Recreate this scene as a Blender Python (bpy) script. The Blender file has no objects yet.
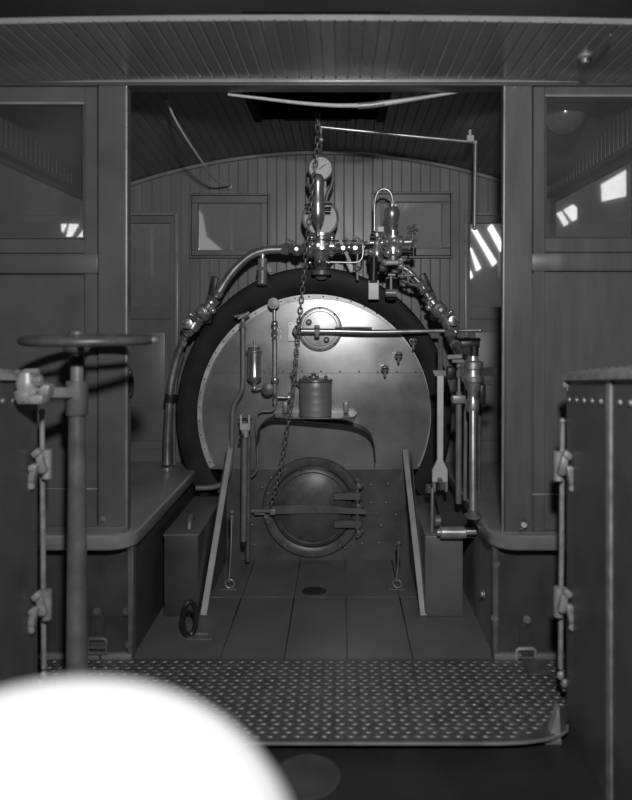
import bpy, bmesh, math, random
from mathutils import Vector, Matrix
random.seed(7)
sc = bpy.context.scene
COL = sc.collection
F, VX, VY, CZ = 658.0, 340.0, 318.0, 1.33
YR, YB, YF = 2.56, 3.60, 3.80
XC = -0.11
V = Vector

def P(px, py, Y):
    "sight line of the photograph met with the plane at distance Y"
    return V(((px - VX) * Y / F, Y, CZ - (py - VY) * Y / F))
def PX(px, Y): return (px - VX) * Y / F
def PZ(py, Y): return CZ - (py - VY) * Y / F
def G(px, py, z=0.0):
    "sight line met with the level z"
    Y = (z - CZ) * F / (VY - py)
    return P(px, py, Y)

# ------------------------------------------------------------------ materials
def mat(name, base, rough=.5, metal=0.0, var=.25, scale=9.0, bump=0.0, stretch=(1, 1, 1), spec=.5, detail=4, coat=0.0, crough=.03):
    m = bpy.data.materials.new(name); m.use_nodes = True
    nt = m.node_tree; b = nt.nodes['Principled BSDF']
    tc = nt.nodes.new('ShaderNodeTexCoord'); mp = nt.nodes.new('ShaderNodeMapping')
    mp.inputs['Scale'].default_value = stretch
    nz = nt.nodes.new('ShaderNodeTexNoise'); nz.inputs['Scale'].default_value = scale; nz.inputs['Detail'].default_value = detail
    nt.links.new(tc.outputs['Object'], mp.inputs['Vector']); nt.links.new(mp.outputs['Vector'], nz.inputs['Vector'])
    r = nt.nodes.new('ShaderNodeMapRange')
    r.inputs['From Min'].default_value = .25; r.inputs['From Max'].default_value = .75
    r.inputs['To Min'].default_value = base * (1 - var); r.inputs['To Max'].default_value = base * (1 + var)
    nt.links.new(nz.outputs['Fac'], r.inputs['Value'])
    cc = nt.nodes.new('ShaderNodeCombineColor')
    for k in range(3): nt.links.new(r.outputs['Result'], cc.inputs[k])
    nt.links.new(cc.outputs['Color'], b.inputs['Base Color'])
    r2 = nt.nodes.new('ShaderNodeMapRange')
    r2.inputs['From Min'].default_value = .3; r2.inputs['From Max'].default_value = .7
    r2.inputs['To Min'].default_value = max(.03, rough - .07); r2.inputs['To Max'].default_value = min(1, rough + .07)
    nt.links.new(nz.outputs['Fac'], r2.inputs['Value']); nt.links.new(r2.outputs['Result'], b.inputs['Roughness'])
    b.inputs['Metallic'].default_value = metal
    b.inputs['Specular IOR Level'].default_value = spec
    b.inputs['Coat Weight'].default_value = coat; b.inputs['Coat Roughness'].default_value = crough; b.inputs['Coat IOR'].default_value = 1.6
    if bump:
        bp = nt.nodes.new('ShaderNodeBump'); bp.inputs['Strength'].default_value = bump; bp.inputs['Distance'].default_value = .01
        nt.links.new(nz.outputs['Fac'], bp.inputs['Height']); nt.links.new(bp.outputs['Normal'], b.inputs['Normal'])
    return m

def emit(name, s):
    m = bpy.data.materials.new(name); m.use_nodes = True
    nt = m.node_tree; nt.nodes.clear()
    e = nt.nodes.new('ShaderNodeEmission'); o = nt.nodes.new('ShaderNodeOutputMaterial')
    tc = nt.nodes.new('ShaderNodeTexCoord'); nz = nt.nodes.new('ShaderNodeTexNoise'); nz.inputs['Scale'].default_value = 1.5
    r = nt.nodes.new('ShaderNodeMapRange'); r.inputs['To Min'].default_value = .8; r.inputs['To Max'].default_value = 1
    nt.links.new(tc.outputs['Object'], nz.inputs['Vector']); nt.links.new(nz.outputs['Fac'], r.inputs['Value'])
    nt.links.new(r.outputs['Result'], e.inputs['Color'])
    e.inputs['Strength'].default_value = s
    nt.links.new(e.outputs[0], o.inputs[0]); return m

def glass(name, dust=.25, col=.35, rough=.04):
    m = bpy.data.materials.new(name); m.use_nodes = True
    nt = m.node_tree; nt.nodes.clear()
    o = nt.nodes.new('ShaderNodeOutputMaterial')
    t = nt.nodes.new('ShaderNodeBsdfTransparent'); d = nt.nodes.new('ShaderNodeBsdfDiffuse'); g = nt.nodes.new('ShaderNodeBsdfGlossy')
    t.inputs['Color'].default_value = (.92, .92, .92, 1)
    d.inputs['Color'].default_value = (col, col, col, 1); g.inputs['Roughness'].default_value = rough
    g.inputs['Color'].default_value = (.9, .9, .9, 1)
    tc = nt.nodes.new('ShaderNodeTexCoord'); nz = nt.nodes.new('ShaderNodeTexNoise'); nz.inputs['Scale'].default_value = 3.0; nz.inputs['Detail'].default_value = 5
    nt.links.new(tc.outputs['Object'], nz.inputs['Vector'])
    r = nt.nodes.new('ShaderNodeMapRange'); r.inputs['From Min'].default_value = .3; r.inputs['From Max'].default_value = .7
    r.inputs['To Min'].default_value = dust * .55; r.inputs['To Max'].default_value = dust * 1.4
    nt.links.new(nz.outputs['Fac'], r.inputs['Value'])
    m1 = nt.nodes.new('ShaderNodeMixShader'); m2 = nt.nodes.new('ShaderNodeMixShader')
    lw = nt.nodes.new('ShaderNodeLayerWeight'); pw = nt.nodes.new('ShaderNodeMath'); pw.operation = 'POWER'; pw.inputs[1].default_value = 5
    fr = nt.nodes.new('ShaderNodeMath'); fr.operation = 'MULTIPLY_ADD'; fr.inputs[1].default_value = .5; fr.inputs[2].default_value = .03
    nt.links.new(lw.outputs['Facing'], pw.inputs[0]); nt.links.new(pw.outputs[0], fr.inputs[0])
    nt.links.new(r.outputs['Result'], m1.inputs[0]); nt.links.new(t.outputs[0], m1.inputs[1]); nt.links.new(d.outputs[0], m1.inputs[2])
    nt.links.new(fr.outputs[0], m2.inputs[0]); nt.links.new(m1.outputs[0], m2.inputs[1]); nt.links.new(g.outputs[0], m2.inputs[2])
    nt.links.new(m2.outputs[0], o.inputs[0]); return m

M = dict(
    cab=mat('cab paint', .112, .36, var=.16, scale=5, bump=.04),
    cabpost=mat('cab post varnish', .118, .34, var=.14, scale=6, stretch=(4, 4, .6)),
    board=mat('matchboard paint', .19, .36, var=.15, scale=6, stretch=(2, 2, .4)),
    roof=mat('roof board varnish', .26, .24, var=.12, scale=5, stretch=(3, .5, 3), coat=1.0, crough=.22),
    roofin=mat('inner roof board paint', .17, .42, var=.2, scale=6, stretch=(3, .6, 3)),
    trim=mat('moulding varnish', .26, .3, var=.15, scale=8),
    door=mat('door paint', .17, .38, var=.15, scale=5),
    plat=mat('platform board', .23, .42, var=.3, scale=5, bump=.15, stretch=(1, .4, 1)),
    lip=mat('platform edge paint', .12, .4, var=.2, scale=9),
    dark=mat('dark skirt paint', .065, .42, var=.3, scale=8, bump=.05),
    wood=mat('bare timber', .22, .55, var=.35, scale=5, bump=.1, stretch=(5, 5, .5)),
    deck=mat('steel deck plate', .17, .4, metal=.2, var=.25, scale=4, bump=.08),
    tread=mat('tread plate steel', .115, .42, metal=.35, var=.35, scale=10),
    tank=mat('tender paint', .10, .36, var=.25, scale=6, bump=.05),
    iron=mat('cast iron', .13, .42, metal=.3, var=.3, scale=18, bump=.08),
    black=mat('black enamel', .022, .42, var=.4, scale=12, bump=.03),
    jacket=mat('black boiler lagging', .022, .55, var=.6, scale=7, bump=.12, spec=.22),
    sheet=mat('planished steel sheet', .40, .31, metal=.62, var=.10, scale=5, bump=.012),
    flange=mat('bright steel ring', .62, .38, metal=.6, var=.18, scale=12),
    plate=mat('firebox plate', .13, .42, metal=.25, var=.3, scale=10, bump=.08),
    brass=mat('brass', .58, .31, metal=.78, var=.35, scale=22),
    copper=mat('copper pipe', .56, .29, metal=.78, var=.25, scale=10),
    steel=mat('bright steel', .6, .32, metal=.72, var=.25, scale=12),
    grey=mat('grey steel', .30, .4, metal=.4, var=.2, scale=10),
    dull=mat('dull metal', .19, .42, metal=.35, var=.3, scale=14),
    can=mat('galvanised can', .34, .45, metal=.35, var=.12, scale=6),
    bar=mat('pale flat bar', .50, .45, metal=.2, var=.2, scale=8),
    white=mat('dial enamel', .75, .35, var=.08, scale=20),
    gauge=mat('dusty gauge face', .50, .4, var=.3, scale=16),
    ink=mat('dial ink', .02, .5),
    cord=mat('pale cord', .6, .6, var=.15, scale=30),
    rail=mat('worn bracket iron', .38, .45, metal=.3, var=.35, scale=25, bump=.1),
    dome=mat('white enamel', .42, .6, var=.03, scale=4),
    hall=mat('hall wall plaster', .30, .7, var=.15, scale=2),
    tfloor=mat('tender floor', .028, .55, var=.3, scale=6, bump=.05),
    hatch=mat('dark hatch opening', .004, .9, var=.3),  # darkness of the opening put into the colour
    paper=mat('pale tag', .62, .5, metal=.2, var=.12, scale=10),
    chain=mat('chain iron', .22, .42, metal=.3, var=.3, scale=30),
    glass=glass('window glass', .10, .30),
    dusty=glass('dusty window glass', .34, .42),
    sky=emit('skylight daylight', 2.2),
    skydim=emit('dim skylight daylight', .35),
)

# ------------------------------------------------------------------ mesh builder
def frame(a):
    a = a.normalized(); t = V((0, 0, 1)) if abs(a.z) < .9 else V((1, 0, 0))
    u = a.cross(t).normalized(); return u, a.cross(u).normalized()
def catmull(pts, n=8):
    pts = [V(p) for p in pts]; out = []
    for i in range(len(pts) - 1):
        p0 = pts[max(i - 1, 0)]; p1 = pts[i]; p2 = pts[i + 1]; p3 = pts[min(i + 2, len(pts) - 1)]
        for k in range(n):
            t = k / n
            out.append(.5 * ((2 * p1) + (p2 - p0) * t + (2 * p0 - 5 * p1 + 4 * p2 - p3) * t * t + (3 * p1 - p0 - 3 * p2 + p3) * t ** 3))
    out.append(pts[-1]); return out

BASE = {}
class MB:
    def __init__(s): s.v = []; s.f = []
    def add(s, vs, fs):
        o = len(s.v); s.v += [V(p) for p in vs]; s.f += [tuple(i + o for i in f) for f in fs]; return s
    def box(s, c, d, rot=None, bev=0.0):
        hx, hy, hz = d[0] / 2, d[1] / 2, d[2] / 2
        b = min(bev, .49 * min(d))
        bm = bmesh.new(); bmesh.ops.create_cube(bm, size=1)
        for v in bm.verts: v.co = V((v.co.x * 2 * hx, v.co.y * 2 * hy, v.co.z * 2 * hz))
        if b > 0: bmesh.ops.bevel(bm, geom=bm.edges[:], offset=b, segments=1 if b < .004 else 2, affect='EDGES', profile=.5)
        R = rot if rot is not None else Matrix.Identity(3)
        bm.verts.index_update()
        s.add([R @ v.co + V(c) for v in bm.verts], [[v.index for v in f.verts] for f in bm.faces]); bm.free(); return s
    def span(s, x0, x1, y0, y1, z0, z1, bev=0.0):
        return s.box(((x0 + x1) / 2, (y0 + y1) / 2, (z0 + z1) / 2), (abs(x1 - x0), abs(y1 - y0), abs(z1 - z0)), None, bev)
    def prect(s, px0, py0, px1, py1, Y, t, bev=0.0):
        return s.span(PX(px0, Y), PX(px1, Y), Y, Y + t, PZ(py1, Y), PZ(py0, Y), bev)
    def bar(s, p0, p1, w, h, up=(0, 0, 1), bev=.001):
        p0 = V(p0); p1 = V(p1); a = (p1 - p0).normalized(); u = a.cross(V(up)).normalized(); w2 = u.cross(a)
        R = Matrix((u, a, w2)).transposed()
        return s.box((p0 + p1) / 2, (w, (p1 - p0).length, h), R, bev)
    def rings(s, rings, cap0=True, cap1=True, closed=False):
        n = len(rings[0]); vs = [p for r in rings for p in r]; fs = []
        m = len(rings)
        for i in range(m if closed else m - 1):
            j = (i + 1) % m
            for k in range(n): fs.append((i * n + k, i * n + (k + 1) % n, j * n + (k + 1) % n, j * n + k))
        if not closed:
            if cap0: fs.append(tuple(range(n))[::-1])
            if cap1: fs.append(tuple((m - 1) * n + k for k in range(n)))
        return s.add(vs, fs)
    def lathe(s, p0, axis, prof, n=24, cap0=True, cap1=True, ph=0.0):
        a = V(axis).normalized(); u, w = frame(a); p0 = V(p0); rs = []
        for h, r in prof:
            r = max(r, .0004)
            rs.append([p0 + a * h + (u * math.cos(ph + 2 * math.pi * k / n) + w * math.sin(ph + 2 * math.pi * k / n)) * r for k in range(n)])
        return s.rings(rs, cap0, cap1)
    def cyl(s, p0, p1, r0, r1=None, n=18, ch=0.0):
        p0 = V(p0); p1 = V(p1); L = (p1 - p0).length; r1 = r0 if r1 is None else r1
        prof = [(0, r0), (L, r1)] if not ch else [(0, r0 - ch), (ch, r0), (L - ch, r1), (L, r1 - ch)]
        return s.lathe(p0, p1 - p0, prof, n)
    def nut(s, p, axis, r, h): 
        a = V(axis).normalized()
        return s.lathe(V(p) - a * h / 2, a, [(0, r * .88), (h * .12, r), (h * .88, r), (h, r * .88)], 6)
    def ball(s, p, r, axis=(0, 0, 1), k=1.0, n=18):
        pr = [(-r * k * math.cos(math.pi * i / 10), r * math.sin(math.pi * i / 10)) for i in range(11)]
        return s.lathe(p, axis, pr, n)
    def tube(s, pts, r, n=10, smooth=6, closed=False):
        pts = catmull(pts, smooth) if smooth else [V(p) for p in pts]
        rs = []; u = None
        for i, p in enumerate(pts):
            a = (pts[min(i + 1, len(pts) - 1)] - pts[max(i - 1, 0)]).normalized()
            if closed: a = (pts[(i + 1) % len(pts)] - pts[i - 1]).normalized()
            if u is None: u, _ = frame(a)
            u = (u - a * u.dot(a)).normalized(); w = a.cross(u)
            rr = r(i / (len(pts) - 1)) if callable(r) else r
            rs.append([p + (u * math.cos(2 * math.pi * k / n) + w * math.sin(2 * math.pi * k / n)) * rr for k in range(n)])
        return s.rings(rs, closed=closed)
    def torus(s, c, axis, R, r, n=40, m=10, k=1.0):
        a = V(axis).normalized(); u, w = frame(a); c = V(c)
        pts = [c + (u * math.cos(2 * math.pi * i / n) + w * math.sin(2 * math.pi * i / n)) * R for i in range(n)]
        rs = []
        for p in pts:
            o = (p - c).normalized()
            rs.append([p + o * math.cos(2 * math.pi * j / m) * r + a * math.sin(2 * math.pi * j / m) * r * k for j in range(m)])
        return s.rings(rs, closed=True)
    def prism(s, poly, ext):
        n = len(poly); e = V(ext); vs = [V(p) for p in poly] + [V(p) + e for p in poly]
        fs = [tuple(range(n))[::-1], tuple(range(n, 2 * n))] + [(k, (k + 1) % n, n + (k + 1) % n, n + k) for k in range(n)]
        return s.add(vs, fs)
    def rivet(s, p, axis, r): return s.lathe(p, axis, [(-.003, r), (0, r), (r * .45, r * .8), (r * .65, r * .4), (r * .7, .0006)], 10, cap1=False)
    def hexbolt(s, p, axis, r):
        a = V(axis).normalized(); s.lathe(V(p) - a * .002, a, [(0, r * 1.5), (r * .35, r * 1.4)], 14); return s.nut(V(p) + a * r * .6, axis, r, r * .9)
    def build(s, name, m, parent=None, ang=38):
        me = bpy.data.meshes.new(name); o = bpy.data.objects.new(name, me); COL.objects.link(o)
        if parent is not None: base = BASE[parent.name]; o.parent = parent
        else:
            xs = [p.x for p in s.v]; ys = [p.y for p in s.v]; zs = [p.z for p in s.v]
            base = V(((min(xs) + max(xs)) / 2, (min(ys) + max(ys)) / 2, min(zs))); o.location = base
        BASE[o.name] = base
        me.from_pydata([p - base for p in s.v], [], s.f)
        bm = bmesh.new(); bm.from_mesh(me)
        bmesh.ops.recalc_face_normals(bm, faces=bm.faces[:])
        for f in bm.faces: f.smooth = True
        for e in bm.edges:
            if len(e.link_faces) != 2 or e.calc_face_angle(0) > math.radians(ang): e.smooth = False
        bm.to_mesh(me); bm.free()
        me.materials.append(M[m] if isinstance(m, str) else m)
        return o

def _each(s, name, m, parent):
    "one part per connected piece"
    par = list(range(len(s.v)))
    def fd_(i):
        while par[i] != i: par[i] = par[par[i]]; i = par[i]
        return i
    for f in s.f:
        a = fd_(f[0])
        for k in f[1:]: par[fd_(k)] = a
    g = {}
    for f in s.f: g.setdefault(fd_(f[0]), []).append(f)
    out = []
    for fs in g.values():
        ids = sorted({k for f in fs for k in f}); mp = {k: i for i, k in enumerate(ids)}
        q = MB(); q.v = [s.v[k] for k in ids]; q.f = [tuple(mp[k] for k in f) for f in fs]; out.append(q.build(name, m, parent))
    return out
MB.each = _each

def tag(o, label, cat, group=None):
    o['label'] = label; o['category'] = cat
    if group: o['group'] = group
    return o
def struct(o): o['kind'] = 'structure'; return o
def thing(name, label, cat, loc, group=None):
    o = bpy.data.objects.new(name, None); o.empty_display_size = .05; COL.objects.link(o); o.location = V(loc); BASE[o.name] = V(loc)
    return tag(o, label, cat, group)
def sthing(name, loc):
    o = bpy.data.objects.new(name, None); COL.objects.link(o); o.location = V(loc); BASE[o.name] = V(loc); return struct(o)
def copy_tree(o, off=None, parent=None):
    c = o.copy(); COL.objects.link(c)
    if parent is not None: c.parent = parent
    if off is not None: c.location = o.location + V(off)
    BASE[c.name] = BASE[o.name] + (V(off) if off is not None else V((0, 0, 0)))
    for ch in list(o.children):
        copy_tree(ch, None, c)
    return c
NY = V((0, -1, 0)); UP = V((0, 0, 1)); RT = V((1, 0, 0))

# ================================================================== SETTING
XL, XR = -1.42, 1.20          # inside faces of the cab sides
PL, PR = -.79, .58            # inner edges of the two platforms
PZT = .50                     # platform top
def roof_z(x, y):
    t = min(max((y - 2.61) / 1.19, 0), 1)
    k = (1 - t) / 13 + t / 3.3
    z = 2.312 * (1 - t) + 2.294 * t - .5 * k * (x - XC) ** 2
    if y < YR + .03: return 2.250 - .012 * (x - XC) ** 2
    return max(z, 2.09)

# ---- deck
b = MB()
xs = [PL - .03, -.47, -.218, .028, .284, PR + .03]
for i in range(5):
    b.span(xs[i] + .0015, xs[i + 1] - .0015, 2.5, 3.134, -.03, 0, .002)
    if i == 2:                     # hole plank stays whole; a black oval disc stands for its dark hole
        pass
    b.span(xs[i] + .0015, xs[i + 1] - .0015, 3.138, 3.72, -.03, 0, .002)
struct(b.build('floor', 'deck'))
b = MB(); b.span(-1.6, 1.5, .2, 2.62, -.07, -.035)
struct(b.build('floor', 'tfloor'))

# ---- platforms (raised floors either side of the boiler)
def platform(side):
    b = MB()
    inner, outer = (PL, XL - .12) if side == 'left' else (PR, XR + .12)
    d = 1 if side == 'left' else -1
    r = .09; y0 = 2.505; pts = [(outer, y0)]
    for k in range(7):
        a = math.pi / 2 * k / 6
        pts.append((inner - d * r + d * r * math.sin(a), y0 + r - r * math.cos(a)))
    pts += [(inner, 3.80), (outer, 3.80)]
    zs = [(.444, .004), (.450, 0), (.492, 0), (PZT, .008)]
    n = len(pts); cx = (inner + outer) / 2
    rings = []
    for z, ins in zs:
        rr = []
        for x, y in pts:
            dx = -ins if x > cx else ins
            rr.append(V((x + dx, y + (ins if y < 3 else 0), z)))
        rings.append(rr)
    b.rings(rings)
    return struct(b.build('floor_platform_' + side, 'plat'))
platform('left'); platform('right')

def skirt(side):
    inner, outer = (PL - .02, XL - .1) if side == 'left' else (PR + .02, XR + .1)
    b = MB()
    b.span(inner, outer, 2.575, 2.61, -.03, .443, .003)
    d = -1 if side == 'left' else 1
    o = struct(b.build('wall_%s_skirt' % side, 'dark'))
    s = MB(); s.span(inner + d * .004, inner + d * .03, 2.6, 3.70, -.03, .443, .002)
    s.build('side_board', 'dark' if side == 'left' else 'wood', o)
    s = MB(); s.span(inner + (.004 if d < 0 else -.004), inner + d * .018, 2.562, 2.60, 0, .443, .003)
    s.build('corner_strip', 'dull', o)
    s = MB(); s.span(inner, outer, 2.556, 2.58, .0, .022, .004); s.build('foot_angle', 'grey', o)
    return o
sl = skirt('left'); sr = skirt('right')
for px, py in ((97, 612), (98, 627), (126, 612), (129, 645)):
    MB().hexbolt(P(px, py, 2.572), NY, .011).build('bolt', 'dull', sl)
for px, py in ((527, 620), (526, 634), (496, 564), (495, 618)):
    MB().hexbolt(P(px, py, 2.572), NY, .011).build('bolt', 'grey', sr)
MB().hexbolt(V((PR + .018, 2.74, .18)), (-1, 0, 0), .012).build('bolt', 'grey', sr)

# ---- rear bulkhead of the cab, left and right of the opening
def rear_left():
    b = MB()
    b.prect(98, 78, 126, 537, YR - .012, .062, .003)        # door post
    b.prect(84.5, 78, 97, 537, YR, .05, .002)
    b.prect(-60, 78, 84.5, 103, YR, .05, .002)
    b.prect(-60, 239, 84.5, 253, YR, .05, .002)
    b.prect(-60, 253, 97, 537, YR + .012, .038, .002)
    b.prect(-60, 254.5, 97.5, 273.5, YR - .008, .03, .004)
    b.prect(-60, 275.5, 84, 488, YR + .004, .03, .003)
    b.prect(85, 275.5, 97.5, 488, YR + .003, .03, .003)
    b.prect(-60, 490, 97.5, 526, YR + .004, .03, .003)
    b.prect(-60, 527, 126, 537, YR - .02, .05, .005)
    o = struct(b.build('wall_rear_left', 'cab'))
    MB().cyl(P(126.3, 84, YR - .008), P(126.3, 537, YR - .008), .006).build('edge_bead', 'grey', o)
    MB().hexbolt(P(103, 519, YR - .012), NY, .008).build('bolt', 'grey', o)
    s = MB(); s.prect(30, 488.4, 97, 489.6, YR - .001, .01, .001); s.build('worn_edge', 'rail', o)
    s = MB(); s.box(P(129.5, 374, 2.6), (.02, .03, .03), None, .004); s.tube([P(129.5, 372, 2.6), P(132, 380, 2.6), P(131, 394, 2.6), P(129, 398, 2.6)], .008); s.build('latch', 'black', o)
    s = MB(); s.span(PX(-60, YR), PX(84.5, YR), YR - .004, YR + .03, PZ(104.5, YR), PZ(102, YR), .001); s.build('sash_bead', 'trim', o)
rear_left()
w = struct(MB().prect(-60, 103, 84.5, 239, YR + .012, .028).build('window_1', 'cab')) if False else None
def window(n, x0, y0, x1, y1, Y, m='glass', fr='cab', fw=3, ft=.03):
    b = MB()
    b.prect(x0, y0, x1, y0 + fw, Y, ft, .002); b.prect(x0, y1 - fw, x1, y1, Y, ft, .002)
    b.prect(x0, y0 + fw, x0 + fw, y1 - fw, Y, ft, .002); b.prect(x1 - fw, y0 + fw, x1, y1 - fw, Y, ft, .002)
    o = struct(b.build('window_%d' % n, fr))
    MB().prect(x0 + fw - 1, y0 + fw - 1, x1 - fw + 1, y1 - fw + 1, Y + ft * .5, .004).build('pane', m, o)
    return o
window(1, -58, 103.6, 84.3, 238.6, YR + .008, fw=1.6)
def rear_right():
    b = MB()
    b.prect(505, 78, 532.5, 540, YR - .012, .062, .003)
    b.prect(533.5, 78, 545, 540, YR, .05, .002)
    b.prect(545, 78, 700, 95.5, YR, .05, .002)
    b.prect(545, 238, 700, 252, YR, .05, .002)
    b.prect(533, 252, 700, 540, YR + .012, .038, .002)
    b.prect(530.5, 253, 700, 271, YR - .006, .03, .004)
    b.prect(529.5, 273.5, 700, 494, YR + .002, .03, .003)
    b.prect(529.5, 495.5, 700, 530, YR + .004, .03, .003)
    b.prect(503, 532, 700, 540, YR - .02, .05, .005)
    o = struct(b.build('wall_rear_right', 'cabpost'))
    MB().cyl(P(504.6, 82, YR - .008), P(502.6, 540, YR - .008), .006).build('edge_bead', 'grey', o)
    s = MB(); s.cyl(P(524, 525, YR - .012), P(524, 525, YR - .035), .011); s.tube([P(524, 519, YR - .02), P(527.5, 523, YR - .02), P(525.5, 528, YR - .02), P(519, 529, YR - .02)], .005)
    s.build('latch', 'dull', o)
    s = MB(); s.prect(529, 493.9, 564, 495.3, YR - .003, .01, .001); s.build('worn_edge', 'rail', o)
    s = MB(); s.span(PX(545, YR), PX(700, YR), YR - .004, YR + .03, PZ(97, YR), PZ(94.5, YR), .001); s.build('sash_bead', 'trim', o)
rear_right()
window(2, 545.2, 96, 698, 237.6, YR + .008, fw=1.6)

# ---- header over the opening and the overhanging roof
b = MB()
b.span(XL - .2, XR + .2, YR - .02, YR + .06, PZ(87, YR), 2.24, .002)
o = struct(b.build('trim_1', 'cab'))
MB().span(XL - .2, XR + .2, YR + .025, YR + .058, 2.235, 2.36, .002).build('header_board', 'cab', o)
MB().span(XL - .2, XR + .2, YR - .034, YR - .015, PZ(85.5, YR), PZ(81, YR), .006).build('moulding', 'trim', o)

def roof_boards(x0, x1, y0, y1, w, m, hole=None, th=.018, name='ceiling'):
    b = MB(); n = int(round((x1 - x0) / w)); w = (x1 - x0) / n
    for i in range(n):
        xa = x0 + i * w; xb = xa + w; c = .0045
        spans = [(y0, y1)]
        if hole and xb > hole[0] + .001 and xa < hole[1] - .001: spans = [(y0, hole[2]), (hole[3], y1)]
        for (a, e) in spans:
            ny = 9 if e - a > .8 else 4
            rs = []
            for j in range(ny + 1):
                y = a + (e - a) * j / ny
                za = roof_z(xa, y); zb = roof_z(xb, y)
                rs.append([V((xa, y, za + c)), V((xa + c, y, za)), V((xb - c, y, zb)), V((xb, y, zb + c)), V((xb, y, zb + th)), V((xa, y, za + th))])
            b.rings(rs)
    return struct(b.build(name, m, ang=20))
roof_boards(-1.74, 1.52, 2.035, YR + .02, .0465, 'roof')
HX0, HX1, HY0, HY1 = PX(258, 3.12), PX(379, 3.12), 2.84, 3.21
roof_boards(XL - .05, XR + .05, YR + .05, YF + .02, .0465, 'roofin', hole=(HX0, HX1, HY0, HY1))
b = MB()                                                     # roof hatch well, coloured near black for the dark opening
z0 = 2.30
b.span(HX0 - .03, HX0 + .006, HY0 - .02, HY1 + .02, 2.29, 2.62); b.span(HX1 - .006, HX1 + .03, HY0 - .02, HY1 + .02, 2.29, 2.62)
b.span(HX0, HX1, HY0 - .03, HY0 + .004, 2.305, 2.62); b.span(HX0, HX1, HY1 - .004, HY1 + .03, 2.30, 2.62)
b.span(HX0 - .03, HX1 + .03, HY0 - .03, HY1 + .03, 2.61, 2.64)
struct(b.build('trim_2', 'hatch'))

# ---- side walls of the cab
def side(sd):
    X, d = (XL, -1) if sd == 'left' else (XR, 1)
    b = MB(); xa, xb = X, X + d * .05
    b.span(xa, xb, YR + .05, YF, .3, 1.22, .002)
    b.span(xa, xb, YR + .05, 2.70, 1.22, 2.04, .002)
    n = 26
    for i in range(n):                                        # vertical matchboards over the windows
        ya = YR + .05 + (YF - YR - .05) * i / n; yb = YR + .05 + (YF - YR - .05) * (i + 1) / n
        b.span(xa, xb, ya + .002, yb - .002, 2.03, max(2.05, min(roof_z(X, ya), roof_z(X, yb)) + .03), .004)
    b.span(X - d * .02, xb, YR + .05, YF - .01, 2.022, 2.044, .003)
    struct(b.build('wall_' + sd, 'cab'))
    n = 5 if sd == 'left' else 6
    w = MB(); ya, yb = 2.71, 3.78; za, zb = 1.22, 2.01; x0, x1 = X + d * .012, X + d * .035
    for (p, q, r, s_) in ((ya, yb, za, za + .03), (ya, yb, zb - .02, zb), (ya, ya + .03, za, zb), (yb - .02, yb, za, zb)):
        w.span(x0, x1, p, q, r, s_, .002)
    o = struct(w.build('window_%d' % n, 'cab'))
    MB().span(X + d * .02, X + d * .024, ya + .02, yb - .02, za + .02, zb - .02).build('pane', 'glass', o)
side('left'); side('right')

# ---- front bulkhead: matchboards under the arch, windows, doors
holes = [(PX(194, YF), PX(265, YF), PZ(255, YF), PZ(197, YF)), (PX(376, YF), PX(449, YF), PZ(255, YF), PZ(197, YF)),
         (-1.37, PX(174, YF), 0, PZ(215, YF)), (PX(468, YF), 1.15, 0, PZ(215, YF))]
def front():
    b = MB(); w = .0555; xs = []
    x = XL
    while x < XR + .0: xs.append(x); x += w
    xs.append(x)
    for xa, xb in zip(xs[:-1], xs[1:]):
        cuts = sorted({xa, xb} | {h[k] for h in holes for k in (0, 1) if xa < h[k] < xb})
        for ca, cb in zip(cuts[:-1], cuts[1:]):
            if cb - ca < .001: continue
            mid = (ca + cb) / 2
            hs = sorted([(h[2], h[3]) for h in holes if h[0] < mid < h[1]])
            zt = min(roof_z(ca, YF), roof_z(cb, YF)) + .02
            lo = .3; spans = []
            for h in hs:
                if h[0] > lo: spans.append((lo, h[0]))
                lo = h[1]
            spans.append((lo, zt))
            la = .004 if ca == xa else 0.0; lb = .004 if cb == xb else 0.0
            for za, zb in spans:
                poly = [V((ca, YF + la, za)), V((ca + la + .0001, YF, za)), V((cb - lb - .0001, YF, za)), V((cb, YF + lb, za)), V((cb, YF + .03, za)), V((ca, YF + .03, za))]
                b.prism(poly, (0, 0, zb - za))
    o = struct(b.build('wall_front', 'board', ang=20))
    pts = [V((x, YF - .012, roof_z(x, YF) - .012)) for x in [XL + i * (XR - XL) / 40 for i in range(41)]]
    MB().tube(pts, .011, 8, 0).build('arch_moulding', 'trim', o)
    MB().torus(P(229, 186, YF - .008), NY, .014, .005, 20, 8).build('cord_ring', 'steel', o)
front()
def fwin(n, x0, y0, x1, y1, gx0, gy0, gx1, gy1, m):
    b = MB()
    for (a, c, d, e) in ((x0, y0, x1, y0 + 2.2), (x0, y1 - 2.2, x1, y1), (x0, y0 + 2.2, x0 + 2.2, y1 - 2.2), (x1 - 2.2, y0 + 2.2, x1, y1 - 2.2)):
        b.prect(a, c, d, e, YF - .022, .03, .003)
    i = 2.6
    for (a, c, d, e) in ((x0 + i, y0 + i, x1 - i, gy0), (x0 + i, gy1, x1 - i, y1 - i), (x0 + i, gy0, gx0, gy1), (gx1, gy0, x1 - i, gy1)):
        b.prect(a, c, d, e, YF - .012, .03, .003)
    o = struct(b.build('window_%d' % n, 'door'))
    MB().prect(gx0 - 1, gy0 - 1, gx1 + 1, gy1 + 1, YF + .006, .004).build('pane', m, o)
fwin(3, 189, 193, 270, 258, 198, 203, 261, 250, 'glass')
fwin(4, 371.5, 191.5, 453, 258, 381, 202, 442, 248, 'dusty')
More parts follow.
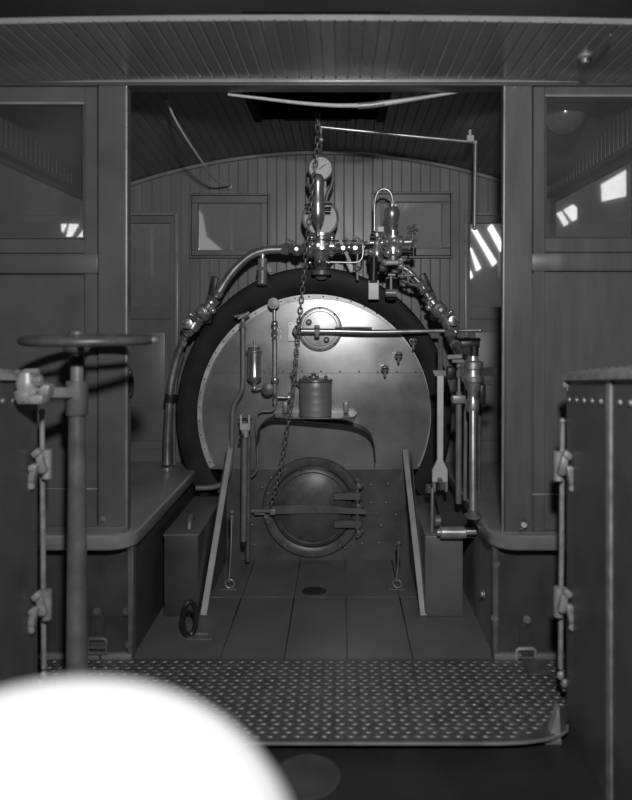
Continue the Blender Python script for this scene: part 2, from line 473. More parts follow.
def fdoor(n, xa, xb, gxa, gxb):
    b = MB()
    z0, z1 = PZT - .0, PZ(216, YF); g0, g1 = PZ(307, YF), PZ(223, YF)
    Y = YF - .004; t = .035
    b.span(xa, xb, Y, Y + t, g1, z1, .002); b.span(xa, gxa, Y, Y + t, z0, g1, .002); b.span(gxb, xb, Y, Y + t, z0, g1, .002)
    b.span(gxa, gxb, Y, Y + t, PZ(319, YF), g0, .002); b.span(gxa, gxb, Y + .012, Y + t, z0, PZ(319, YF), .002)
    b.span(gxa + .03, gxb - .03, Y + .004, Y + .02, z0 + .12, PZ(332, YF), .005)
    b.span(gxa, gxb, Y + .002, Y + t, PZ(408, YF), PZ(404, YF), .002); b.span(gxa, gxb, Y, Y + t, z0, z0 + .07, .002)
    o = struct(b.build('door_%d' % n, 'door'))
    MB().span(gxa - .004, gxb + .004, Y + .014, Y + .018, g0 - .004, g1 + .004).build('pane', 'glass', o)
    j = PX(177, YF) if n == 1 else PX(466, YF)
    MB().span(j - .009, j + .009, YF - .016, YF + .01, PZT, PZ(213, YF), .004).build('jamb_bead', 'trim', o)
    MB().span(xa, xb, YF - .016, YF + .01, PZ(215.5, YF), PZ(213, YF), .003).build('head_bead', 'trim', o)
    return o
fdoor(1, -1.365, PX(174.5, YF), -1.31, PX(170, YF))
fdoor(2, PX(468, YF), 1.145, PX(470, YF), 1.09)

# ---- the hall outside, seen through the panes
b = MB(); b.span(-9, 9, 9.6, 9.7, -1, 5.2); struct(b.build('wall_hall', 'hall'))
b = MB(); b.span(-9, 9, -7, 9.7, 5.2, 5.3); struct(b.build('ceiling_light_block', 'dark'))  # hall ceiling out of view, added to block world light from above
NW = [7]
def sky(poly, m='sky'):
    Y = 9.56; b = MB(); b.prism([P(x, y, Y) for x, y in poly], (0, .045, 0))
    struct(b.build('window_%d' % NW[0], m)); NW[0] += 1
sky([(472, 229), (475, 227), (497, 262), (493, 266)])
sky([(470, 247), (472, 249), (481, 268), (477, 271)])
sky([(468, 269), (471, 271), (473, 277), (470, 279)])
sky([(488, 228), (492, 224), (503, 243), (501, 252)])
sky([(557.5, 213), (561.6, 211.5), (569, 223), (565, 226)])
sky([(564.2, 209.3), (573.4, 204.3), (577, 208), (577, 219), (573, 221)])
sky([(602, 184), (626, 170), (626, 196), (603, 201)])
sky([(61, 224), (66, 224), (62, 232)])
sky([(69, 224), (78, 224), (71, 236), (66, 238)])
sky([(86, 226), (94, 220), (94, 240), (77, 238)])
sky([(194, 205), (202, 214), (206, 236), (224, 252), (194, 252)], 'skydim')

# ================================================================== BOILER
S = YB / F
bc = P(316, 414, YB); RS = 121 * S
bo = thing('boiler', 'round boiler end with bright steel backhead and thick black lagging ring in the cab centre', 'boiler', (bc.x, YB, .5))
def arcring(b, cx, cz, prof, a0, a1, n=72):
    rs = []
    for i in range(n + 1):
        a = a0 + (a1 - a0) * i / n
        rs.append([V((cx + rx * math.cos(a), y, cz + rz * math.sin(a))) for rx, rz, y in prof])
    m = len(prof); vs = [p for r in rs for p in r]; fs = []
    for i in range(n):
        for k in range(m): fs.append((i * m + k, i * m + (k + 1) % m, (i + 1) * m + (k + 1) % m, (i + 1) * m + k))
    fs += [tuple(range(m)), tuple(n * m + k for k in range(m))]
    return b.add(vs, fs)
# backhead sheet: circle cut level at its foot
ang = math.asin((.5 - bc.z) / RS) 
def disc(b, R, y0, y1, zcut, n=80, cx=bc.x, cz=bc.z):
    a = math.asin(max(-1, (zcut - cz) / R)); pts = []
    for i in range(n + 1):
        t = a + (math.pi - 2 * a) * i / n
        pts.append(V((cx + R * math.cos(t), y0, cz + R * math.sin(t))))
    return b.prism(pts, (0, y1 - y0, 0))
def sheet_y(x, z): return YB + ((x - bc.x) ** 2 + (z - bc.z) ** 2) / 14.0
b = MB(); rs = []
for j in range(25):                       # slightly dished plate: level strips from the foot to the crown
    z = .497 + (bc.z + RS - .004 - .497) * j / 24
    hw = math.sqrt(max(RS ** 2 - (z - bc.z) ** 2, .0004)) - .002
    rs.append([V((bc.x + hw * (2 * i / 40 - 1), sheet_y(bc.x + hw * (2 * i / 40 - 1), z), z)) for i in range(41)])
vs = [p for r in rs for p in r]; fs = []
for j in range(24):
    for i in range(40): fs.append((j * 41 + i, j * 41 + i + 1, (j + 1) * 41 + i + 1, (j + 1) * 41 + i))
b.add(vs, fs)
n0 = len(vs); vs2 = [V((p.x, YB + .06, p.z)) for p in vs]
b.add(vs2, [tuple(reversed(f)) for f in fs])
edge = [i for i in range(41)] + [j * 41 + 40 for j in range(1, 25)] + [24 * 41 + i for i in range(39, -1, -1)] + [j * 41 for j in range(23, 0, -1)]
for a_, e_ in zip(edge, edge[1:] + edge[:1]): b.f.append((e_, a_, a_ + n0, e_ + n0))
b.build('backhead_sheet', 'sheet', bo)
b = MB(); a = math.asin((.5 - bc.z) / RS)
arcring(b, bc.x, bc.z, [(RS - .034, RS - .034, YB + .032), (RS - .033, RS - .033, YB + .020), (RS - .002, RS - .002, YB + .018), (RS + .004, RS + .004, YB + .026), (RS + .004, RS + .004, YB + .05), (RS - .034, RS - .034, YB + .05)], a, math.pi - a)
rim = b.build('rim_ring', 'flange', bo)
b = MB()
for i in range(34):
    t = a + .05 + (math.pi - 2 * a - .1) * i / 33
    b.rivet(V((bc.x + (RS - .018) * math.cos(t), YB + .019, bc.z + (RS - .018) * math.sin(t))), NY, .005)
b.each('screw', 'dull', rim)
jx, jz = PX(314, YB), PZ(415, YB); RX, RZ = 138 * S, 148 * S
b = MB(); A0 = -.62
prof = [(RS - .0, RS - .0 + .0, YB + .012)]
arcring(b, jx, jz, [(RS - .02, RS - .0, YB + .012), (RS + .03, RS + .04, YB - .004), (RX - .03, RZ - .03, YB - .010), (RX - .008, RZ - .008, YB - .004), (RX, RZ, YB + .012), (RX + .004, RZ + .004, YB + .19), (RS - .02, RS, YB + .19)], A0, math.pi - A0, 90)
b.build('lagging_ring', 'jacket', bo)
# seam and rivets on the sheet
b = MB()
for k in range(13): q = P(207 + 19 * k, 371 + .1 * k, YB); q.y = sheet_y(q.x, q.z); b.rivet(q, NY, .0055)
b.each('screw', 'dull', bo)
q = MB(); q.tube([V((x, sheet_y(x, PZ(373.2, YB)), PZ(373.2, YB))) for x in [PX(200, YB) + (PX(432, YB) - PX(200, YB)) * i / 12 for i in range(13)]], .0011, 6, 0); q.build('sheet_seam', 'dull', bo)
# lower plate under the sheet, with rivets
b = MB(); b.span(PX(224, YB), PX(414, YB), YB + .02, YB + .06, -.02, PZ(469.5, YB), .003)
lp = b.build('firebox_plate', 'plate', bo)
b = MB()
for px, py in ((371, 485), (388, 484), (371, 503), (386, 503), (376, 514), (381, 526), (362, 544), (379, 543), (345, 548), (252, 525), (254, 545), (271, 478), (262, 488), (396, 515), (396, 545)):
    b.rivet(P(px, py, YB + .02), NY, .0095)
b.each('rivet', 'dull', lp)
# curved ends of the firebox shell below the rim, seen under the lagging
b = MB()
b.cyl(P(208, 502, 3.68), P(208, 472, 3.68), .05, n=20); b.cyl(P(423, 502, 3.68), P(423, 472, 3.68), .05, n=20)
b.each('shell_foot', 'jacket', bo)

# ---- fire door
dc = P(312.5, 507.5, YB)
fd = thing('fire_door', 'round dark dished fire door with cross bar and two strap hinges at boiler foot', 'fire door', (dc.x, YB, dc.z - .27))
MB().lathe(dc + V((0, .022, 0)), NY, [(0, .276), (.018, .276), (.026, .268), (.028, .24), (.018, .222), (0, .222)], 56, False, False).build('door_ring', 'iron', fd)
b = MB(); pr = []
for i in range(9): t = i / 8; pr.append((.018 + .052 * t - .0 , .214 * math.sqrt(max(0, 1 - (t * .995) ** 2.6))))
dcc = dc + V((0, .016, .004))
b.lathe(dcc, NY, [(0, .216), (.03, .216), (.036, .208), (.04, .196), (.034, .188), (.05, .150), (.060, .09), (.064, .03), (.064, .001)], 56, True, False)
dp = b.build('door_dish', 'iron', fd)
b = MB(); y = YB - .062
b.prism([P(272, 506, y), P(315, 504.5, y), P(366, 509.5, y), P(366, 514, y), P(315, 513, y), P(272, 514, y)], (0, .016, 0)); b.hexbolt(P(315, 509, y), NY, .009)
cb = b.build('cross_bar', 'dull', fd)
for py in (496.5, 524.5):
    b = MB(); b.prect(334, py - 3.6, 361, py + 3.6, YB - .058, .03, .003); b.cyl(P(357.5, py - 4.5, YB - .045), P(357.5, py + 4.5, YB - .045), .013); b.build('strap_hinge', 'dull', fd)
b = MB(); b.cyl(P(357.5, 479, YB - .045), P(357.5, 537, YB - .045), .006); b.nut(P(357.5, 480, YB - .045), UP, .012, .012); b.nut(P(357.5, 536, YB - .045), UP, .012, .012)
b.build('hinge_pin', 'grey', fd)
for py in (485, 505, 531):
    b = MB(); b.box(P(359, py, YB - .02), (.03, .07, .026), None, .004); b.hexbolt(P(362, py, YB - .055), NY, .008); b.build('hinge_lug', 'dull', fd)
b = MB(); b.box(P(260, 512, YB - .02), (.06, .04, .022), None, .004); b.cyl(P(252, 511, YB - .03), P(276, 511, YB - .05), .010); b.box(P(273, 511, YB - .045), (.03, .05, .03), None, .004); b.hexbolt(P(266, 517, YB - .02), NY, .009)
b.build('latch', 'grey', fd)
b = MB()
for k in range(10):
    t = 2 * math.pi * (k + .5) / 10; b.rivet(dc + V((.256 * math.cos(t), -.005, .256 * math.sin(t))), NY, .008)
b.each('ring_bolt', 'dull', fd)

# ---- round inspection plate with throttle rod
pc = P(320, 329, YB)
th = thing('throttle_lever', 'long horizontal throttle lever running right from round gland plate on the backhead', 'lever', (pc.x, YB, pc.z - .13))
MB().lathe(pc, NY, [(0, .122), (.006, .122), (.009, .118), (.009, .098), (.013, .094), (.019, .03), (.019, .001)], 48, True, False).build('gland_plate', 'flange', th)
b = MB()
for px, py in ((309, 322), (326.5, 339.5)): b.lathe(P(px, py, YB - .02), NY, [(0, .016), (.02, .016), (.026, .008), (.034, .007)], 16)
b.each('stud_nut', 'grey', th)
b = MB()
for k in range(8): t = 2 * math.pi * k / 8; b.rivet(pc + V((.113 * math.cos(t), -.01, .113 * math.sin(t))), NY, .006)
b.each('plate_rivet', 'dull', th)
b = MB(); b.prect(288, 322, 300, 341, YB - .006, .006, .001)
for dx in (290, 298):
    for dy in (324.5, 338.5): b.rivet(P(dx, dy, YB - .006), NY, .004)
b.build('bracket_plate', 'flange', th)
b = MB(); yb = YB - .07
b.cyl(P(297, 331, YB), P(297, 331, yb - .02), .014); b.nut(P(297, 331, yb), NY, .026, .035); b.box(P(297.5, 331, yb), (.03, .03, .06), None, .004); b.build('pivot', 'iron', th)
b = MB(); b.tube([P(297, 331, yb), P(340, 331.3, yb), P(373, 332, yb), P(420, 331.2, yb), P(480, 330.3, yb)], lambda t: .0155 - .005 * t, 14); b.ball(P(480, 330.3, yb), .012)
b.build('lever_rod', 'steel', th)
b = MB(); b.cyl(P(317, 332, YB), P(317, 332, yb - .02), .013); b.box(P(317, 327, yb), (.028, .03, .02), None, .004); b.box(P(317, 336, yb), (.028, .03, .02), None, .004); b.nut(P(317, 332, yb - .022), NY, .018, .014); b.build('gland_yoke', 'dull', th)
MB().tube([P(335, 327.5, YB - .03), P(352, 327.3, YB - .03), P(372, 328, YB - .035)], lambda t: .004 + .002 * t).build('link_pin', 'grey', th)

# ---- three try cocks, stepped
def cock(px, py, label):
    c = P(px, py, YB)
    t = thing('try_cock', label, 'valve', (c.x, YB, c.z - .035), 'three gauge cocks stepped up the backhead')
    b = MB(); b.lathe(c, NY, [(0, .018), (.008, .018), (.009, .011), (.03, .011), (.034, .02), (.05, .021), (.056, .016), (.06, .006)], 18); b.build('body', 'steel', t)
    MB().lathe(c + V((0, -.044, 0)), (0, 0, -1), [(.01, .008), (.035, .007), (.045, .0045)], 12).build('spout', 'steel', t)
    b = MB(); b.cyl(c + V((.0, -.058, .004)), c + V((0, -.072, .004)), .004); b.box(c + V((0, -.074, .004)), (.032, .006, .006), None, .002); b.build('handle', 'black', t)
cock(384.5, 368, 'lowest of the three stepped gauge cocks on the backhead')
cock(398, 354.5, 'middle of the three stepped gauge cocks on the backhead')
cock(412.5, 341.5, 'highest of the three stepped gauge cocks, just under throttle lever')

# ---- tallow shelf and can
sz = PZ(417, YB - .1)
sh = thing('backhead_shelf', 'shallow metal shelf with a curled dark edge strip carrying the can over the fire door', 'shelf', (PX(315, 3.5), YB, sz - .02))
b = MB(); pts = []
for px, py in ((275, 419), (282, 424), (330, 425), (356, 421), (354, 413), (340, 411), (284, 411)): pts.append(G(px, py, sz))
b.prism([V((p.x, min(p.y, YB), p.z)) for p in [V((PX(273, 3.6), YB, sz)), V((PX(275, 3.5), 3.48, sz)), V((PX(292, 3.45), 3.43, sz)), V((PX(338, 3.45), 3.43, sz)), V((PX(354, 3.5), 3.48, sz)), V((PX(357, 3.6), YB, sz))]], (0, 0, .006))
b.build('shelf_plate', 'grey', sh)
def ribbon(b, pts, w, th):
    pts = catmull(pts, 8)
    rs = []
    for i, p in enumerate(pts):
        a = (pts[min(i + 1, len(pts) - 1)] - pts[max(i - 1, 0)]).normalized()
        u = V((0, 1, 0)); n = a.cross(u).normalized()
        rs.append([p, p + u * w, p + u * w + n * th, p + n * th])
    return b.rings(rs)
b = MB(); Yq = YB - .13
ribbon(b, [P(257, 444, Yq), P(259, 429, Yq), P(268, 421.5, Yq), P(280, 420, Yq), P(313, 422.5, Yq), P(350, 426.5, Yq), P(366, 433, Yq), P(373, 443, Yq), P(375, 463, Yq)], .125, .005)
b.build('edge_strip', 'black', sh)
b = MB()
for px in (285, 346): b.box(P(px, 407, YB - .012), (.03, .02, .06), None, .006)
b.each('shelf_lug', 'grey', sh)
cc = V((PX(315.5, 3.51), 3.515, sz + .006))
can = thing('oil_can', 'pale ribbed cylindrical can with a dark lid standing on the backhead shelf', 'can', cc)
h = (416 - 382) * 3.5 / F; r = 16.2 * 3.5 / F
b = MB(); pr = [(0, r * .96), (.004, r)]
for k in range(4): z = h * (.2 + .22 * k); pr += [(z - .006, r), (z, r * 1.01), (z + .006, r)]
pr += [(h * .97, r), (h, r * .98)]
b.lathe(cc, UP, pr, 36); b.build('can_body', 'can', can)
b = MB(); b.lathe(cc + V((0, 0, h)), UP, [(0, r * 1.02), (.006, r * 1.06), (.014, r * 1.04), (.02, r * .8), (.022, .001)], 36, True, False); lid = b.build('lid', 'dull', can)
b = MB(); b.lathe(cc + V((-.01, 0, h + .02)), UP, [(0, .03), (.012, .028), (.014, .012), (.024, .014), (.028, .004)], 18)
for k in (-1, 1): b.ball(cc + V((k * .055, -.02, h + .024)), .011)
b.build('lid_knob', 'dull', lid)
MB().tube([cc + V((-r, 0, h * .9)), cc + V((-r - .03, -.01, h + .02)), cc + V((-r - .045, -.01, h + .05))], .006).build('spout', 'dull', can)

# ---- cylindrical oil cup (left on the sheet)
yo = YB - .06
oc = P(254.5, 386, yo)
oi = thing('oil_cup', 'slim upright brass oil cup with tapered bottom left of the vertical gauge pipe', 'oiler', oc)
s_ = yo / F
b = MB(); b.lathe(oc, UP, [(0, 2.4 * s_), (3 * s_, 2.6 * s_), (6 * s_, 6.5 * s_), (9 * s_, 7.4 * s_), (10 * s_, 7.0 * s_), (33 * s_, 7.0 * s_), (34 * s_, 8.2 * s_), (35.5 * s_, 8.2 * s_), (36.5 * s_, 6 * s_), (37.5 * s_, .001)], 28, True, False); b.build('cup_body', 'copper', oi)
b = MB(); b.cyl(P(254.5, 349, yo), P(254.5, 340, yo), .006); b.cyl(P(250, 346, yo), P(259, 346, yo), .005); b.ball(P(250, 346, yo), .008); b.ball(P(259, 346, yo), .008); b.build('filler_handle', 'brass', oi)
b = MB(); b.ball(P(254.5, 388, yo), .016); b.cyl(P(254.5, 390, yo), P(262, 388, yo), .008); b.cyl(P(262, 388, yo), P(266, 388, yo), .011); b.build('drain_elbow', 'brass', oi)
b = MB(); b.lathe(P(268, 389, yo - .02), NY, [(-.03, .03), (0, .034), (.012, .034), (.016, .028), (.018, .001)], 28, True, False); b.build('round_cap', 'dull', oi)
b = MB(); b.cyl(P(268, 389, yo), P(268, 389, YB), .012); b.build('mount_stud', 'brass', oi)

# ---- vertical gauge pipe with round cap
yg = YB - .05
gp = thing('water_column', 'vertical pipe with a big round cap on top and a side cock at its foot', 'pipe', P(274.5, 406, yg))
b = MB(); b.cyl(P(274.5, 310, yg), P(274.5, 321, yg), .009); b.cyl(P(274.8, 324, yg), P(275, 404, yg), .0125); b.build('pipe', 'steel', gp)
b = MB(); b.lathe(P(274, 303.5, yg + .01), NY, [(-.0, .02), (.004, .03), (.022, .032), (.034, .030), (.036, .001)], 30, True, False); b.cyl(P(274, 303.5, yg), P(274, 303.5, YB + .02), .014); b.build('round_cap', 'can', gp)
b = MB()
b.ball(P(274.7, 324, yg), .019, k=1.1); b.nut(P(274.8, 332, yg), UP, .019, .028); b.nut(P(274.8, 338, yg), UP, .016, .02); b.ball(P(275, 380, yg), .022, k=1.15); b.each('union_nut', 'brass', gp)
b = MB(); b.nut(P(275, 396, yg), UP, .017, .03); b.cyl(P(275, 397, yg), P(285, 397.5, yg), .009); b.cyl(P(285, 397.5, yg), P(290, 397.5, yg), .007)
b.cyl(P(290, 392, yg), P(290, 403, yg), .009); b.cyl(P(288.5, 397.5, yg), P(291.5, 397.5, yg), .028, n=20); b.build('side_cock', 'brass', gp)
b = MB(); b.cyl(P(275, 380, yg), P(275, 380, YB), .011); b.cyl(P(275, 335, yg), P(275, 335, YB), .009); b.each('wall_stud', 'brass', gp)
MB().tube([P(275, 404, yg), P(275, 408, yg), P(271, 411, yg), P(262, 411.5, yg), P(257, 415, yg), P(256, 425, yg), P(257, 440, yg), P(257.5, 461, yg), P(257, 470, yg), P(251, 477, yg)], .006).build('drain_tube', 'grey', gp)

# ---- bent drain pipe far left of the sheet
yd = YB - .07
dp_ = thing('bent_pipe', 'bent grey pipe with a cross valve on top at the left edge of the backhead', 'pipe', P(228, 480, yd))
MB().tube([P(243, 326, yd), P(243, 350, yd), P(243, 378, yd), P(241.5, 391, yd), P(235, 403, yd), P(232.5, 415, yd), P(232, 440, yd), P(231, 462, yd), P(226, 480, yd), P(214, 487, yd), P(196, 488, yd)], .0135, 12).build('pipe', 'grey', dp_)
b = MB(); b.nut(P(243, 325, yd), UP, .02, .03); b.cyl(P(243, 325, yd), P(243, 315, yd), .012); b.ball(P(244, 316, yd), .022, k=.8)
b.cyl(P(244, 316, yd), P(244, 316, YB + .01), .013); b.build('valve', 'grey', dp_)
b = MB(); b.bar(P(234.5, 316.5, yd - .02), P(250, 314, yd - .02), .012, .012); b.bar(P(238, 319, yd - .03), P(249, 312, yd - .02), .01, .01); b.build('handle', 'dull', dp_)

# ---- damper rod with forked top
yj = YB - .12
dr = thing('damper_rod', 'pair of upright rods with a pale forked jaw on top left of the fire door', 'lever', P(247, 560, yj))
s_ = yj / F
MB().cyl(P(244.8, 432, yj), P(243.6, 541, yj), .0175, .0165).build('long_rod', 'grey', dr)
MB().cyl(P(249, 436, yj + .03), P(247.8, 561, yj + .03), .0135).build('back_rod', 'dull', dr)
b = MB(); b.box(P(241.2, 419, yj), (.012, .03, 9 * s_), None, .002); b.box(P(249.4, 419, yj), (.012, .03, 9 * s_), None, .002); b.box(P(245.3, 426.5, yj), (10.5 * s_, .03, 6.5 * s_), None, .003); b.lathe(P(245.2, 429, yj), (0, 0, -1), [(0, .024), (.02, .018), (.04, .0175)], 16)
b.build('forked_jaw', 'paper', dr)
b = MB(); b.cyl(P(238.6, 419.5, yj), P(252, 419.5, yj), .007); b.cyl(P(241, 441, yj), P(239.5, 441, yj), .008); b.tube([P(244, 436, yj - .02), P(240, 438, yj - .02), P(239.3, 441.5, yj - .02)], .004); b.build('jaw_pin', 'black', dr)
MB().cyl(P(243.6, 541, yj), P(243.6, 545.5, yj), .014).build('rod_tip', 'black', dr)

# ---- steam pipe arching over the left shoulder
yp = YB - .04
cp = thing('steam_pipe', 'fat bright copper pipe arching from manifold over the left side of the boiler', 'pipe', P(255, 262, yp))
MB().tube([P(292, 248.5, yp), P(281, 249.5, yp), P(265, 250.5, yp), P(250, 256, yp), P(236, 268, yp), P(226, 281, yp), P(216, 297, yp)], .0235, 16, 8).build('pipe', 'copper', cp)
b = MB(); b.nut(P(286.5, 249, yp), RT, .036, .03); b.nut(P(283, 249.2, yp), RT, .03, .02); b.nut(P(217.8, 293.5, yp), P(226, 281, yp) - P(216, 297, yp), .032, .025); b.each('union_nut', 'brass', cp)
b = MB(); b.cyl(P(263, 251, yp - .0), P(262.5, 262, yp), .013); b.cyl(P(262.8, 259, yp), P(262.2, 285, yp - .03), .026, ch=.003); b.nut(P(262.5, 269, yp - .012), UP, .032, .02); b.nut(P(264, 246, yp), UP, .009, .04); b.build('drop_sleeve', 'steel', cp)
MB().prism([P(265.5, 260, yp + .02), P(273, 272, yp + .02), P(265.5, 272, yp + .02)], (0, .02, 0)).build('bracket_web', 'dull', cp)

# ---- injectors on either shoulder
def injector(c0, c1, side, label):
    a = c1 - c0; L = a.length; a.normalize(); nrm = V((-a.z, 0, a.x)) if side == 'left' else V((a.z, 0, -a.x))
    if nrm.z < 0: nrm = -nrm
    t = thing('injector', label, 'valve', c1, 'brass injector valves on the boiler shoulders')
    b = MB()
    b.lathe(c0, a, [(0, .02), (.01, .034), (.035, .036), (.045, .026), (.07, .026), (.085, .042), (.125, .044), (.14, .030), (.16, .028), (.175, .037), (.205, .038), (.22, .024), (L, .022)], 20); b.build('body', 'brass', t)
    b = MB(); b.nut(c0 + a * .012, a, .042, .02); b.nut(c0 + a * .075, a, .043, .018); b.nut(c0 + a * .155, a, .042, .02); b.nut(c0 + a * .23, a, .033, .03); b.each('union_nut', 'dull', t)
    p = c0 + a * .10 + V((0, -.03, 0)); b = MB(); b.lathe(p, NY, [(0, .03), (.02, .03), (.024, .02), (.045, .02), (.05, .012), (.06, .01)], 16); b.nut(p + V((0, -.03, 0)), NY, .027, .016); b.build('bonnet', 'brass', t)
    p = c0 + a * .19 + V((0, -.02, 0)) + nrm * .02; b = MB(); b.lathe(p, NY + nrm * .3, [(0, .026), (.03, .029), (.036, .022), (.05, .02), (.056, .012), (.07, .01)], 18); b.nut(p + NY * .045, NY, .030, .012); b.build('check_cap', 'brass', t)
    p = c0 + a * .15 + nrm * .03; b = MB(); b.cyl(p, p + nrm * .015, .012); b.ball(p + nrm * .018, .015); b.build('relief_knob', 'brass', t)
    q = c0 + a * .015 + nrm * .018; b = MB(); e = V((.026 if side == 'left' else -.05, -.01, .115)); b.bar(q - e * .2, q + e, .036, .02, NY, .004); b.cyl(q + V((0, .02, 0)), q + V((0, -.03, 0)), .014); b.build('hand_lever', 'black', t)
    b = MB(); b.ball(c0 + a * .06 - nrm * .035 + NY * .01, .02); b.cyl(c0 + a * .06, c0 + a * .06 - nrm * .05, .012); b.build('drain_cock', 'steel', t)
    b = MB(); b.box(c0 + a * .12 + V((0, .05, 0)) - nrm * .02, (.08, .08, .07), None, .01); b.build('saddle', 'jacket', t)
    return t
injector(P(215, 298, yp - .01), P(186, 335, yp - .02), 'left', 'brass injector with black lever on the left shoulder of the boiler')
lf = thing('feed_pipe', 'upright pair of pale feed pipes standing on the left platform beside the lagging', 'pipe', V((PX(169, 3.66), 3.66, PZT)))
yl = 3.62
MB().tube([P(188, 333, yl - .03), P(182, 343, yl - .02), P(176, 361, yl), P(171, 385, yl), P(169, 410, yl), P(167.5, 440, yl), P(167.3, 464.5, yl)], .0225, 14).build('pipe', 'copper', lf)
MB().tube([P(183, 352, yl + .03), P(177, 375, yl + .03), P(174.5, 400, yl + .03), P(174, 430, yl + .03), P(174.5, 465, yl + .03)], .011, 10).build('thin_pipe', 'dull', lf)
b = MB(); b.cyl(P(170.6, 394, yl), P(170, 402, yl), .031); b.cyl(P(174.6, 395, yl + .03), P(174.5, 402, yl + .03), .02); b.each('clamp', 'black', lf)
b = MB(); b.nut(P(182.5, 343, yl - .02), P(182, 343, yl) - P(176, 361, yl), .026, .03); b.cyl(V((PX(167.3, yl), yl, PZT)), V((PX(167.3, yl), yl, PZT + .012)), .034); b.each('union_nut', 'brass', lf)

# ---- manifold / turret on top
ym = YB - .07
tu = thing('steam_manifold', 'cluster of brass valves and pipes forming manifold across the boiler top below the gauges', 'manifold', P(322, 272, ym))
b = MB(); b.cyl(P(290, 249, ym), P(366, 247, ym), .017); b.cyl(P(308, 247.5, ym), P(335, 247, ym), .05, ch=.006); b.cyl(P(310, 247.5, ym), P(312.5, 247.5, ym), .06); b.cyl(P(330, 247.5, ym), P(332.5, 247.5, ym), .06)
b.lathe(P(321.5, 262, ym), UP, [(0, .035), (.03, .045), (.05, .07), (.06, .085), (.075, .085), (.08, .06), (.13, .055), (.135, .072), (.15, .072), (.155, .04)], 28); b.build('body', 'brass', tu)
b = MB()
for px, r_ in ((291, .026), (304, .03), (338, .03), (352, .03), (362, .024)): b.nut(P(px, 248.5, ym), RT, r_, .022)
b.each('union_nut', 'dull', tu)
b = MB(); b.cyl(P(321.5, 262, ym), P(321.5, 276, ym + .05), .04); b.cyl(P(321.5, 271, ym), P(321.5, 275, ym), .055); b.build('foot', 'dull', tu)
for px, py in ((297, 250), (343, 249), (355, 249)):
    c = P(px, py, ym - .02); b = MB(); b.lathe(c, NY, [(-.03, .02), (0, .026), (.01, .03), (.02, .022), (.035, .02), (.04, .012), (.055, .01)], 18); b.ball(c, .03); v = b.build('valve', 'brass', tu)
    b = MB(); d = V((-.5 if px < 310 else .5, 0, .8)).normalized(); b.cyl(c, c + d * .06, .008); b.cyl(c + d * .055 - V((.02, 0, -.012)), c + d * .055 + V((.02, 0, -.012)), .006); b.build('handle', 'dull', v)
b = MB()
for px, py, r_ in ((312.5, 244.5, .021), (327, 244.5, .02), (332, 238, .014), (312, 238, .014), (319.5, 261.5, .022), (310, 263, .014), (329, 263, .012)):
    b.lathe(P(px, py, ym - .06), NY, [(-.04, r_ * .9), (0, r_ * .85), (.006, r_ * .62), (.010, r_ * .6), (.022, r_ * .5), (.026, r_ * .2)], 6)
b.each('plug', 'steel', tu)
b = MB(); b.cyl(P(306, 241, ym - .02), P(357, 241, ym - .02), .0055); b.cyl(P(308, 240, ym - .05), P(334, 240, ym - .05), .007); b.each('cross_rod', 'black', tu)
MB().tube([P(326, 262, ym - .03), P(340, 262.3, ym - .03), P(356, 262.3, ym - .03), P(361.5, 259, ym - .03), P(363, 252, ym - .03), P(363, 244, ym - .03), P(367, 242, ym - .02)], .006, 10).build('loop_pipe', 'steel', tu)
b = MB(); b.tube([P(352, 237, ym - .02), P(356, 238, ym - .02), P(358, 243, ym - .02), P(357.5, 256, ym - .02), P(357, 268, ym - .02)], .007); b.ball(P(357, 269, ym - .02), .018); b.cyl(P(357, 270, ym - .02), P(357.5, 280, ym - .02), .007); b.cyl(P(352, 271, ym - .02), P(362, 272, ym - .02), .005); b.build('drip_cock', 'grey', tu)
MB().bar(P(340, 240, ym - .04), P(350, 262, ym - .03), .018, .012, NY).build('link_bar', 'dull', tu)

# ---- big steam gauge and small gauge above
ygx = YB - .04
gg = thing('steam_gauge', 'large ringed pressure gauge behind the brass lubricator on the boiler top', 'gauge', P(320.5, 240, ygx))
gc = P(320.5, 218.5, ygx); s_ = ygx / F
MB().lathe(gc + V((0, .05, 0)), NY, [(0, 15 * s_), (.03, 18 * s_), (.06, 18.3 * s_), (.07, 17.6 * s_), (.072, 16.3 * s_), (.06, 16 * s_)], 44, True, False).build('case', 'dull', gg)
MB().lathe(gc + V((0, -.008, 0)), NY, [(0, 16.2 * s_), (.002, 16 * s_)], 44).build('dial', 'gauge', gg)
b = MB(); b.torus(gc + V((0, -.02, 0)), NY, 17.4 * s_, .006, 44, 8); b.build('bezel', 'steel', gg)
b = MB(); b.cyl(P(311, 235, ygx), P(311, 250, ygx + .02), .018); b.cyl(P(331, 235, ygx), P(331, 250, ygx + .02), .018); b.box(P(321, 237, ygx + .02), (.15, .03, .05), None, .01); b.build('stand', 'dull', gg)
sg = thing('small_pressure_gauge', 'small white-faced pressure gauge above the brass lubricator, topped by a thin valve', 'gauge', P(320, 190, ygx))
g2 = P(320.5, 168.5, ygx - .01)
MB().lathe(g2 + V((0, .04, 0)), NY, [(0, 10.6 * s_), (.02, 12.8 * s_), (.05, 13 * s_), (.056, 12.3 * s_), (.058, 11.2 * s_), (.05, 11 * s_)], 36, True, False).build('case', 'grey', sg)
MB().lathe(g2 + V((0, -.004, 0)), NY, [(0, 11.2 * s_), (.002, 11 * s_)], 36).build('dial', 'white', sg)
b = MB()
for k in range(12):
    t = math.radians(-40 + 260 * k / 11); o_ = V((math.cos(t), 0, math.sin(t))); b.bar(g2 + V((0, -.0075, 0)) + o_ * 8 * s_, g2 + V((0, -.0075, 0)) + o_ * 9.6 * s_, .0025, .001, NY, 0)
b.bar(g2 + V((0, -.008, 0)) - V((.008, 0, .006)), g2 + V((0, -.008, 0)) + V((.03, 0, .022)), .004, .001, NY, 0); b.build('needle', 'ink', sg)
